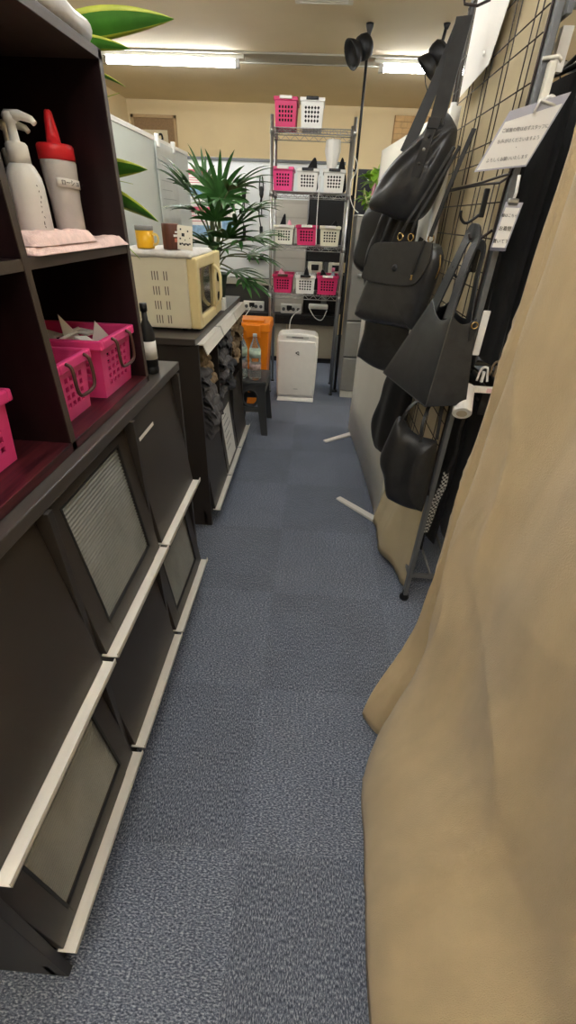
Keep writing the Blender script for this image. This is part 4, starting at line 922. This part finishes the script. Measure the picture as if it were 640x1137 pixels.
# pale clip bracket and plate on the near post
t = thing('plastic_hook', (GX, GY0-.03, 1.66), 'cream plastic clip hook holding the two signs on the rack post', 'hook')
mb = MB(); mb.box((GX+.002, GY0-.040, 1.66), (GX+.020, GY0-.018, 1.77)); mb.build('hook_body', m_offw, t, .004)
mb = MB(); mb.tube([(GX-.012,GY0-.02,1.775),(GX+.02,GY0-.03,1.778),(GX+.03,GY0-.03,1.77)], .004, 8); mb.tube([(GX-.03,GY0-.02,1.685),(GX-.01,GY0-.03,1.68),(GX+.02,GY0-.03,1.69)], .005, 8); mb.build('wire_arm', m_offw, t)
MB().tube(catmull([(GX+.010,GY0-.04,1.70),(GX+.022,GY0-.045,1.708),(GX+.034,GY0-.05,1.70),(GX+.034,GY0-.055,1.688)], 5, False), .004, 8).build('clip_loop', m_white, t)
tag(boxo('white_plate', (.505, 1.445, 1.11), (.527, 1.449, 1.24), m_white, bevel=.002), 'narrow white plastic plate behind the big tote bag', 'plate')
# signs
def sign(P, label, sleeve_top, body):
    t = thing('hanging_sign', tuple(P[0]), label, 'sign'); P = [Vector(p) for p in P]; a, b, c, d = P # bl, br, tr, tl
    n = (b-a).cross(d-a).normalized()
    if n.y > 0: n = -n
    up = (d-a)
    mb = MB(); e = up.normalized()*sleeve_top; mb.prism([a, b, c+e, d+e], -n*.0025); mb.build('plastic_sleeve', mat('clear_grey_sleeve', (178, 178, 190), .25), t)
    mb = MB(); k = .004; u = (b-a).normalized()*k; v_ = up.normalized()*k; mb.prism([a+u+v_, b-u+v_, c-u, d+u], n*.0006); mb.build('paper', m_paper, t)
    return t, a, b, c, d, n
S1 = [(.375,1.40,1.560),(.505,1.42,1.577),(.553,1.42,1.695),(.418,1.40,1.655)]
t, a, b, c, d, n = sign(S1, 'white printed notice in a clear sleeve hung crookedly on the rack post', .022, 0)
for k, (s, l) in enumerate((('ご試着の際は必ずスタッフに', .82), ('お声がけくださいますよう', .60), ('・', .44), ('よろしくお願いいたします', .22))):
    text('printed_line', s, .0088, a+(b-a)*(.50 if k != 2 else .55)+(d-a)*l+n*.0012, (b-a), (d-a), mat('soft_grey_ink', (140,138,138), .7), t)
MB().tube([tuple(d+(c-d)*.5+Vector((0,-.004,.0))), tuple(d+(c-d)*.54+Vector((0,-.006,.02))), (GX+.034,GY0-.055,1.69)], .0035, 8).build('sleeve_clip', m_white, t)
S2 = [(.470,1.425,1.395),(.512,1.425,1.395),(.524,1.425,1.492),(.479,1.425,1.492)]
t, a, b, c, d, n = sign(S2, 'small narrow white tag with three lines of black lettering hanging on the rack post', .012, 0)
for s, l, sz in (('服はこちら', .82, .0085), ('お着替', .52, .0115), ('置いて下', .22, .0105)):
    text('printed_line', s, sz, a+(b-a)*.5+(d-a)*l+n*.0012, (b-a), (d-a), m_ink, t)
boxo('magnet_strip', (.469,1.421,1.394), (.512,1.424,1.402), mat('grey_strip', (96,96,108), .4), t)
MB().box((.484,1.418,1.498),(.512,1.43,1.512)).build('bulldog_clip', m_steel, t, .004)
MB().tube([(.498,1.425,1.51),(.500,1.425,1.525),(.498,1.43,1.56)], .004, 8).build('hanging_loop', m_white, t)
t = thing('hanging_sheet', (.47, 2.0, 1.83), 'white paper sheet pinned high on the wire mesh panel beside the hobo bag strap', 'sheet')
MB().prism([(.478,2.20,1.835),(.478,1.885,1.855),(.478,1.80,1.97),(.478,1.80,2.13),(.478,2.20,2.13)], (-.0012,0,0)).build('sheet', m_paper, t)
MB().tube([(.475,1.965,1.90),(.470,1.935,1.885)], .004, 6).build('pin', m_white, t)

# cloth at the back of the mesh, sagging out at its foot towards the aisle
bc = MB()
def bcf(a, b):
    y = GY0+.035+(GY1-GY0-.04)*a; z = .03+2.04*b
    bulge = max(0, min(1, (.56-z)/.50)); s_ = max(0, min(1, (y-1.60)/.24)); s_ = s_*s_*(3-2*s_)*max(0, min(1, (2.10-y)/.06))
    x = GX+.012-.10*bulge**1.1*s_-.034*min(1, bulge*2.5)*min(1, a*25)*(1-s_)+.008*math.sin(a*16+z*2)+.004*math.sin(a*37)
    return (x, y, z)
bc.grid(bcf, 60, 50)
tag(bc.build('backing_cloth', m_beigeback, solid=.003), 'pale beige cloth hung behind the wire mesh and bulging out at its foot', 'cloth')

# black garments on two rails
def hanger(t, x, z, m):
    mb = MB(); mb.tube(catmull([(x,1.93,z+.018),(x+.0,1.945,z+.010),(x,1.945,z-.01),(x,1.93,z-.03)], 4, False), .0025, 6)
    mb.tube([(x,1.93,z-.03),(x,1.72,z-.05),(x,1.60,z-.055)], .007, 8); mb.box((x-.013,1.555,z-.085),(x+.013,1.575,z-.005)); mb.tube([(x,1.575,z-.02),(x,1.72,z-.045)], .006, 6); mb.tube([(x,1.93,z-.03),(x,2.06,z-.075),(x,2.09,z-.08)], .006, 8); mb.build('hanger', m, t)
rg = random.Random(4)
def garment(x, z, L, y0, y1, th, label, grp, hm):
    t = thing('hanging_garment', (x, 1.93, z), label, 'garment', grp)
    hanger(t, x, z, hm)
    mb = MB(); ph = rg.uniform(0, 9)
    def f(s):
        def g(a, b):
            y = y0+(y1-y0)*a; zz = z-.07-L*b; th2 = th*(.55+.45*b)*(1-.55*abs(2*a-1)**6)
            y2 = y + (.03*(1-b))*(1-2*a)
            return (x+s*th2*.5*(min(a,1-a)*12 if min(a,1-a) < 1/12 else 1)+.010*math.sin(a*9+ph+b*2)*b, y2, zz)
        return g
    mb.grid(f(-1), 18, 14); mb.grid(f(1), 18, 14)
    mb.build('garment_body', m_blkcloth, t)
    return t
pos = ['first from the mesh panel', 'second from the mesh panel', 'third from the mesh panel', 'fourth from the mesh panel', 'fifth from the mesh panel', 'sixth from the mesh panel', 'seventh from the mesh panel', 'eighth from the mesh panel', 'ninth from the mesh panel']
for k in range(8):
    garment(.565+.078*k, 1.86, .74+.03*rg.random(), 1.56+.02*rg.random(), 2.24, .062, 'long black garment on the upper rail, '+pos[k], 'black garments on the upper rail', m_white if k % 3 == 0 else m_black2)
for k in range(9):
    garment(.56+.07*k, .96, .60+.12*rg.random(), 1.60+.05*rg.random(), 2.22, .045, 'black garment on the lower rail, '+pos[k], 'black garments on the lower rail', m_white if k == 5 else m_black2)
# clips, and a checked strap among the lower garments
for k, (x, y, z, m_, lab) in enumerate(((.58,1.50,1.035,m_white,'white hanger clip just above the rack\'s cross bar, left'),(.625,1.52,1.05,mat('bronze_clip',(130,112,90),.4,metal=.4),'bronze hanger clip above the rack\'s cross bar'),(.665,1.53,1.03,m_black2,'black hanger clip above the rack\'s cross bar'))):
    t = thing('hanger_clip', (x,y,z), lab, 'clip')
    MB().tube(catmull([(x-.018,y,z-.02),(x-.012,y,z+.02),(x+.006,y,z+.024),(x+.014,y+.005,z),(x+.018,y,z-.022)], 4, False), .004, 8).build('clip_jaw', m_, t)
    MB().box((x-.006,y-.004,z-.024),(x+.004,y+.006,z+.012)).build('clip_body', m_, t, .002)
m_check = bpy.data.materials.new('black_white_check'); m_check.use_nodes = True
nt = m_check.node_tree; tc = nt.nodes.new('ShaderNodeTexCoord'); ck = nt.nodes.new('ShaderNodeTexChecker'); ck.inputs['Scale'].default_value = 110
ck.inputs['Color1'].default_value = (.45,.45,.43,1); ck.inputs['Color2'].default_value = (.012,.012,.012,1)
nt.links.new(tc.outputs['Object'], ck.inputs['Vector']); nt.links.new(ck.outputs['Color'], nt.nodes['Principled BSDF'].inputs['Base Color']); nt.nodes['Principled BSDF'].inputs['Roughness'].default_value = .9
mb = MB(); mb.band(catmull([(.545,1.50,.66),(.548,1.50,.60),(.535,1.505,.52),(.53,1.51,.44),(.52,1.51,.36)], 5, False), (1,.3,0), [.02+.0014*i for i in range(21)], .006)
t = thing('checked_strap', (.54,1.5,.66), 'black and white checked strap hanging among the black garments near the rack foot', 'strap')
mb.build('strap', m_check, t); MB().tube(catmull([(.548,1.50,.655),(.56,1.50,.74),(.552,1.50,.84),(.565,1.51,.92)], 5, False), .007, 8).build('cord', m_black2, t)
# roll of white paper
t = thing('paper_roll', (.505, 1.48, .93), 'roll of white paper lying behind the tote at the rack post', 'roll')
R_ = Vector((0,0,1)).rotation_difference(Vector((.16,.75,.55))).to_matrix()
MB().lathe((.505,1.395,.935), [(.029,0),(.031,.002),(.031,.10),(.029,.102)], 28, mtx=R_).build('roll', m_paper, t)
MB().lathe((.505,1.395,.935), [(.017,-.001),(.017,.001)], 18, mtx=R_).build('core', mat('cardboard_core', (196, 182, 158), .8), t)

# ------------------------------------------------------------------ black bags hung on the mesh
def frame(A, B):
    A = Vector((A[0], A[1], 0)); B = Vector((B[0], B[1], 0)); d = (B-A).normalized(); n = Vector((d.y, -d.x, 0))
    if n.dot(Vector((-1,-1,0))) < 0: n = -n
    return A, d, n
def puff(FR, outline, T, off=0, folds=None, rings=9, p=2.4, back=1.0, seed=0, amp=0):
    A, d, n = FR; O = catmull([(u, v, 0) for u, v in outline], 6); cu = sum(o.x for o in O)/len(O); cv = sum(o.y for o in O)/len(O)
    mb = MB(); N = len(O)
    for s in (1, -1):
        vs = []
        for k in range(rings+1):
            r = k/rings
            for o in O:
                u = cu+(o.x-cu)*r; v = cv+(o.y-cv)*r; h = T/2*(1-r**p)**.5*(1 if s > 0 else back)
                if s > 0:
                    if folds: h += folds(u, v, r)*(1-r**4)
                    if amp: h += amp*noise.noise(Vector((u*14, v*14, seed)))*(1-r**3)
                q = A+d*u+n*(off+s*h); vs.append((q.x, q.y, v))
        fs = [(k*N+i, k*N+(i+1)%N, (k+1)*N+(i+1)%N, (k+1)*N+i) for k in range(rings) for i in range(N)]
        mb.add(vs, fs, 0, True)
    return mb
def ppt(FR, u, v, off): A, d, n = FR; q = A+d*u+n*off; return Vector((q.x, q.y, v))
def strap(FR, uvs, w, th, m, parent, name='strap', wdir=None, offs=0.0):
    pts = [ppt(FR, u, v, o) for u, v, o in uvs]; pts = catmull(pts, 5, False)
    return MB().band(pts, wdir or FR[1], w, th).build(name, m, parent, .0008)

# back tote bags (far, mostly hidden)
F = frame((.38,2.25),(.18,2.4)); bg = thing('black_tote_bag', (.34,2.30,1.24), 'plain black bag farthest back, its edge showing left under the hobo bag', 'bag')
puff(F, [(.225,1.49),(.25,1.38),(.267,1.288),(.204,1.244),(.10,1.25),(.03,1.27),(.01,1.48),(.12,1.53)], .07, p=5).build('bag_body', m_leather2, bg)
strap(F, [(.10,1.50,.0),(.02,1.65,.0),(-.04,1.80,.0)], .025, .004, m_leather2, bg)
F = frame((.38,2.18),(.18,2.33)); bg = thing('crumpled_black_bag', (.34,2.22,1.15), 'crumpled black leather bag between the hobo bag and the flap bag', 'bag')
puff(F, [(.134,1.50),(.165,1.42),(.188,1.38),(.205,1.30),(.178,1.15),(.09,1.16),(.004,1.20),(-.022,1.474),(.05,1.52)], .10, p=3.2, folds=lambda u, v, r: .012*math.sin((u*3.2+v)*38)).build('bag_body', m_leather2, bg)
for uu in (.03, .09): strap(F, [(uu,1.48,.05),(uu-.03,1.56,.03),(uu-.09,1.68,.02)], .014, .004, m_leather2, bg)
# dark bag under the flap bag
F = frame((.345,2.2),(.185,2.35)); bg = thing('black_tote_bag', (.34,2.22,.84), 'black bag showing its lower corner below the flap bag, left of the big tote', 'bag')
puff(F, [(.10,1.12),(.125,1.0),(.148,.885),(.125,.868),(.05,.845),(-.03,.84),(-.142,.877),(-.184,1.007),(-.10,1.14)], .09, p=6).build('bag_body', m_leather, bg)
strap(F, [(.0,1.10,.0),(-.04,1.25,.0),(-.10,1.40,0)], .02, .004, m_leather2, bg)
# black cloth bag lower left
F = frame((.42,1.95),(.25,2.15)); bg = thing('black_cloth_bag', (.36,2.0,.49), 'limp matte black cloth bag hanging low against the white partition', 'bag')
puff(F, [(.10,.88),(.12,.76),(.152,.64),(.142,.56),(.115,.502),(.085,.49),(.062,.488),(.02,.526),(-.045,.681),(-.054,.853),(.02,.92)], .06, p=3, folds=lambda u, v, r: .006*math.sin(u*70+v*6)).build('bag_body', m_blkcloth, bg)
strap(F, [(.03,.90,.0),(.0,1.0,.0),(-.05,1.12,0)], .02, .004, m_blkcloth, bg)
# small black bag low in front
F = frame((.457,1.386),(.338,1.461)); bg = thing('soft_black_bag', (.40,1.42,.54), 'soft black leather bag with thin handles hanging below the big tote', 'bag')
puff(F, [(.162,.885),(.12,.852),(.075,.835),(.025,.835),(.008,.82),(-.002,.696),(.002,.556),(.012,.545),(.063,.537),(.12,.541),(.15,.56),(.175,.64),(.206,.705),(.186,.81)], .095, off=0, p=3.4, folds=lambda u, v, r: .007*math.sin((u-.02)*60)*(1 if v < .8 else .5)).build('bag_body', m_leather2, bg)
strap(F, [(.145,.865,.03),(.125,.93,.02),(.10,.96,-.04),(0.06,1.0,-.06)], .011, .004, m_leather2, bg, 'handle')
strap(F, [(.055,.83,.04),(.065,.90,.03),(.07,.96,-.04),(0.06,1.0,-.06)], .011, .004, m_leather2, bg, 'handle')
strap(F, [(.02,.83,-.02),(.03,.92,-.03),(.04,1.0,-.03)], .011, .004, m_leather2, bg, 'handle')

# hobo bag on top
F = frame((.435,2.),(.19,2.15)); hb = thing('hobo_bag', (.33,2.06,1.45), 'slouchy black leather hobo bag with a wide belted strap, highest on the mesh', 'bag')
def hf(u, v, r):
    # drape folds run from the strap root (upper right) to the lower left
    a = math.atan2(1.74-v, u+.02); return .010*math.sin(a*17)*min(1, r*2)+.014*math.exp(-((a-1.0)/.10)**2)*(1 if v < 1.62 else .3)
puff(F, [(-.0,1.735),(-.014,1.71),(-.010,1.65),(.004,1.58),(.028,1.51),(.055,1.468),(.106,1.450),(.164,1.458),(.226,1.475),(.284,1.492),(.278,1.525),(.245,1.585),(.197,1.64),(.143,1.685),(.099,1.720),(.071,1.752),(.035,1.765)], .15, p=2.6, folds=hf, rings=16).build('bag_body', m_leather, hb)
strap(F, [(.045,1.725,.055),(.040,1.80,.045),(.032,1.90,.03),(.028,1.985,.015)], .052, .006, m_leather, hb, 'shoulder_strap')
strap(F, [(.16,1.66,.01),(.125,1.76,.0),(.085,1.87,-.005),(.045,1.985,.0)], [.045-.0014*i for i in range(16)], .006, m_leather2, hb, 'shoulder_strap', wdir=(-.6,.2,-.5))
strap(F, [(.045,1.745,.066),(.058,1.68,.079),(.080,1.585,.080)], .034, .005, m_leather, hb, 'belt_tab')
strap(F, [(.045,1.742,.072),(.048,1.715,.077)], .044, .006, m_leather2, hb, 'belt_loop')
for u, v, m_ in ((.052,1.695,m_black2),(.062,1.66,m_steel),(.072,1.622,m_black2)):
    MB().lathe(ppt(F, u, v, .084), [(.0055,0),(.0055,.002),(.003,.0035)], 14, mtx=Vector((0,0,1)).rotation_difference(F[2]).to_matrix()).build('stud', m_, hb)
MB().tube([(.488,2.02,2.03),(.44,2.02,2.012),(.40,2.02,2.015),(.395,2.02,2.03)], .004, 8).build('mesh_hook', m_wire, hb)

# flap bag
F = frame((.404,1.853),(.185,2.104)); fb = thing('flap_shoulder_bag', (.30,1.98,1.09), 'smooth black flap bag with a round stud and gold rings, left of the big tote', 'bag')
puff(F, [(.236,1.372),(.124,1.385),(-.015,1.392),(-.05,1.372),(-.056,1.33),(-.030,1.20),(.000,1.105),(.012,1.096),(.102,1.092),(.254,1.086),(.322,1.094),(.334,1.108),(.316,1.165),(.278,1.265),(.250,1.35)], .085, p=7, rings=12).build('bag_body', m_leather, fb)
mb = MB(); A, d_, n_ = F
fl = catmull([(.240,1.375,0),(.124,1.388,0),(-.02,1.397,0),(-.038,1.375,0),(-.034,1.33,0),(-.012,1.285,0),(.012,1.262,0),(.06,1.249,0),(.185,1.245,0),(.262,1.249,0),(.284,1.262,0),(.266,1.31,0)], 6)
mb.prism([ppt(F, p.x, p.y, .0435) for p in fl], n_*.005); mb.build('flap', m_leather, fb, .0018)
MB().lathe(ppt(F, .115, 1.305, .048), [(.0125,0),(.0125,.002),(.006,.0045)], 22, mtx=Vector((0,0,1)).rotation_difference(n_).to_matrix()).build('round_stud', m_leather2, fb)
for u in (.135, .085, -.005):
    c_ = ppt(F, u, 1.405, .02); MB().tube([c_+d_*.012*math.cos(a)+Vector((0,0,.012*math.sin(a))) for a in [2*PI*i/16 for i in range(16)]], .0028, 8, closed=True).build('gold_ring', m_gold, fb)['label'] = 'gold ring'
strap(F, [(.135,1.412,.02),(.105,1.46,.02),(.07,1.53,.0),(.0,1.66,-.02)], .012, .004, m_leather2, fb, 'strap')
strap(F, [(.085,1.412,.02),(.07,1.46,.02),(.03,1.55,.0),(-.02,1.66,-.02)], .012, .004, m_leather2, fb, 'strap')
strap(F, [(-.005,1.412,.025),(-.02,1.48,.02),(-.035,1.56,.01),(-.06,1.70,-.02)], .016, .004, m_leather2, fb, 'strap')
strap(F, [(-.005,1.40,.052),(.012,1.345,.055),(.028,1.29,.055)], .010, .003, m_leather2, fb, 'zip_pull')
MB().box(ppt(F, .024, 1.285, .055)-Vector((.004,.002,.012)), ppt(F, .024, 1.285, .055)+Vector((.004,.002,.006))).build('zip_end', m_gold, fb, .001)
MB().tube(catmull([ppt(F, -.052, 1.36, .012), ppt(F, -.060, 1.32, .012), ppt(F, -.050, 1.285, .012)], 4, False), .003, 6).build('side_zip', m_gold, fb)

# big tote, nearest: wide front face towards the aisle, tapered gusset towards the camera
tb = thing('large_tote_bag', (.42,1.55,.95), 'large structured black leather tote with wide handles, nearest the garment rack post', 'bag')
B = [Vector(p) for p in ((.384,1.396,.952),(.512,1.405,.962),(.430,1.80,.955),(.290,1.770,.950))]       # near-aisle, near-rack, far-rack, far-aisle
Tt = [Vector(p) for p in ((.405,1.405,1.228),(.478,1.412,1.222),(.452,1.64,1.235),(.385,1.60,1.243))]
mb = MB(); n = 12; rows = []
def q4(P, a, b): return P[0]*(1-a)*(1-b)+P[1]*a*(1-b)+P[2]*a*b+P[3]*(1-a)*b
def side(i, j, bulge, dip=0):
    def f(a, b):
        p = (B[i]*(1-a)+B[j]*a)*(1-b)+(Tt[i]*(1-a)+Tt[j]*a)*b
        dirn = (B[j]-B[i]).normalized(); nn = Vector((dirn.y, -dirn.x, 0)); s_ = math.sin(PI*a)*math.sin(PI*min(1,b*.9+.05))
        p = p+nn*bulge*s_; p.z -= dip*math.sin(PI*a)*b**2; return p
    return f
for i, j, bl, dp in ((0,1,.004,.02),(1,2,.006,.02),(2,3,-.002,.02),(3,0,.004,.035)): mb.grid(side(i, j, bl, dp), 14, 14)
mb.grid(lambda a, b: q4(B, a, b)+Vector((0,0,-.004*math.sin(PI*a)*math.sin(PI*b))), 6, 10)
mb.build('bag_body', m_leather, tb, solid=.004, bevel=.006, seg=3)
ed = MB(); ed.tube([B[0]+(Tt[0]-B[0])*i/10+Vector((-.0015,-.0015,0)) for i in range(11)], .0016, 6); ed.tube([B[3]+(Tt[3]-B[3])*i/10 for i in range(11)], .0022, 6); ed.tube([B[3]+(B[0]-B[3])*i/10+Vector((-.001,0,-.002)) for i in range(11)], .0016, 6)
ed.build('seam_edge', m_edgepaint, tb)
def handle(p0, p1, top, w=.046):
    p0 = Vector(p0); p1 = Vector(p1); top = Vector(top); ax = (p1-p0).normalized()
    pts = catmull([p0, p0*.45+top*.55+Vector((0,0,.01))-ax*.01, top-ax*.035+Vector((0,0,-.012)), top+Vector((0,0,.0)), top+ax*.035+Vector((0,0,-.014)), p1*.45+top*.55+ax*.012, p1], 6, False)
    nn = Vector((ax.y, -ax.x, 0)); wd = []
    for i in range(len(pts)):
        wd.append(ax if (i < 9 or i > len(pts)-10) else ax*.2+Vector((0,0,1))*(.0)+nn*.9)
    L = len(pts); ws = []
    for i in range(L):
        t_ = i/(L-1); blend = math.sin(PI*t_)**1.2; t2 = (pts[min(L-1,i+1)]-pts[max(0,i-1)]).normalized(); wv = t2.cross(nn); ws.append(wv)
    return MB().band(pts, ws, [w*(1+.5*(1-math.sin(PI*i/(L-1)))**2) for i in range(L)], .005)
handle((.402,1.435,1.215),(.390,1.585,1.225),(.437,1.50,1.432)).build('carry_handle', m_leather, tb, .0012)
handle((.468,1.44,1.20),(.456,1.59,1.215),(.470,1.52,1.405), .026).build('carry_handle', m_leather2, tb, .0012)
MB().tube([Vector((.474,1.40,1.205))+Vector((.009*math.cos(a),0,.009*math.sin(a))) for a in [2*PI*i/16 for i in range(16)]], .0024, 8, closed=True).build('gold_ring', m_gold, tb)['label'] = 'gold ring'
MB().prism([(.462,1.404,1.20),(.486,1.404,1.195),(.476,1.404,1.162),(.468,1.404,1.158)], (0,-.003,0)).build('leather_tab', m_leather2, tb, .001)
MB().tube([(.488,1.50,1.44),(.455,1.50,1.415),(.43,1.50,1.418),(.425,1.50,1.43)], .004, 8).build('mesh_hook', m_wire, tb)
# two empty mesh hooks
for y, z, lab in ((1.60,1.50,'black hook on the wire mesh left of the narrow tag'),(1.55,1.36,'black wire hook on the mesh above the big tote handle')):
    t = thing('mesh_hook', (.48,y,z), lab, 'hook'); MB().box((.470,y-.006,z-.03),(.484,y+.006,z+.04)).build('hook_plate', m_black2, t, .002)
    MB().tube(catmull([(.475,y,z-.02),(.44,y,z-.045),(.42,y,z-.035),(.415,y,z-.015)], 4, False), .004, 8).build('hook_arm', m_black2, t)

# ------------------------------------------------------------------ foreground curtain
def poly_at(P, s):
    L = [0]
    for i in range(1, len(P)): L.append(L[-1]+(P[i]-P[i-1]).length)
    d = s*L[-1]
    for i in range(1, len(P)):
        if d <= L[i] or i == len(P)-1:
            k = (d-L[i-1])/(L[i]-L[i-1]); return P[i-1].lerp(P[i], k)
hem = catmull([(.322,.885,.0),(.283,.885,.0),(.262,.868,.0),(.292,.815,.0),(.325,.785,0),(.290,.745,0),(.256,.69,0),(.236,.60,0),(.232,.50,0),(.230,.37,0),(.220,.20,0),(.225,.02,0),(.245,-.2,0),(.26,-.45,0)], 5, False)
NV, NU = 90, 190
top = catmull([(.432,.99,0),(.418,.978,0),(.406,.958,0),(.424,.942,0),(.436,.918,0),(.408,.888,0),(.384,.85,0),(.402,.78,0),(.424,.68,0),(.412,.52,0),(.436,.35,0),(.440,.1,0),(.455,-.15,0),(.47,-.45,0)], 5, False)
cu_ = MB()
def samp(P, a):
    q = a*(len(P)-1); i = min(int(q), len(P)-2); return P[i].lerp(P[i+1], q-i)
def cf(a, b):
    z = .012+2.40*b; h = samp(hem, a); t = samp(top, a)
    q = min(1, z/.52); e = .82*q*q*(3-2*q)+.18*min(1, z/1.5)
    x = h.x+(t.x-h.x)*e; y = h.y+(t.y-h.y)*min(1, z/.8)
    k = min(1, max(0, a-.45)*6)*min(1, z*2.5)
    x += .014*math.sin(a*8+z*3.1)*k+.009*math.sin(a*6-z*6.2)*k
    r = 1-abs(noise.noise(Vector((a*5+z*1.3, z*1.6-a*2, 4)))*2.2)
    x -= .007*max(0, r)**6*min(1, z*4)
    r = 1-abs(noise.noise(Vector((a*7-z*2.0, z*2.2+a*3, 9)))*2.5)
    x -= .004*max(0, r)**8
    x += .005*noise.noise(Vector((a*9, z*5, 1)))
    return (x, y, z)
cu_.grid(cf, NU, NV)
co = cu_.build('fitting_curtain', m_beige, solid=.0035)
tag(co, 'large beige suede-like curtain filling the right foreground, hem flaring onto the carpet', 'curtain')
ct_ = thing('curtain_rail', (.45,.2,2.42), 'grey rail overhead carrying the beige curtain, above the picture', 'rail')
MB().tube([(.50,-.6,2.42),(.42,.98,2.42)], .014, 12).build('rail', m_steel, ct_)
MB().tube([(.42,.9,2.42),(.42,.9,2.569)], .008, 8).build('drop_rod', m_steel, ct_); MB().tube([(.49,-.5,2.42),(.49,-.5,2.569)], .008, 8).build('drop_rod', m_steel, ct_)
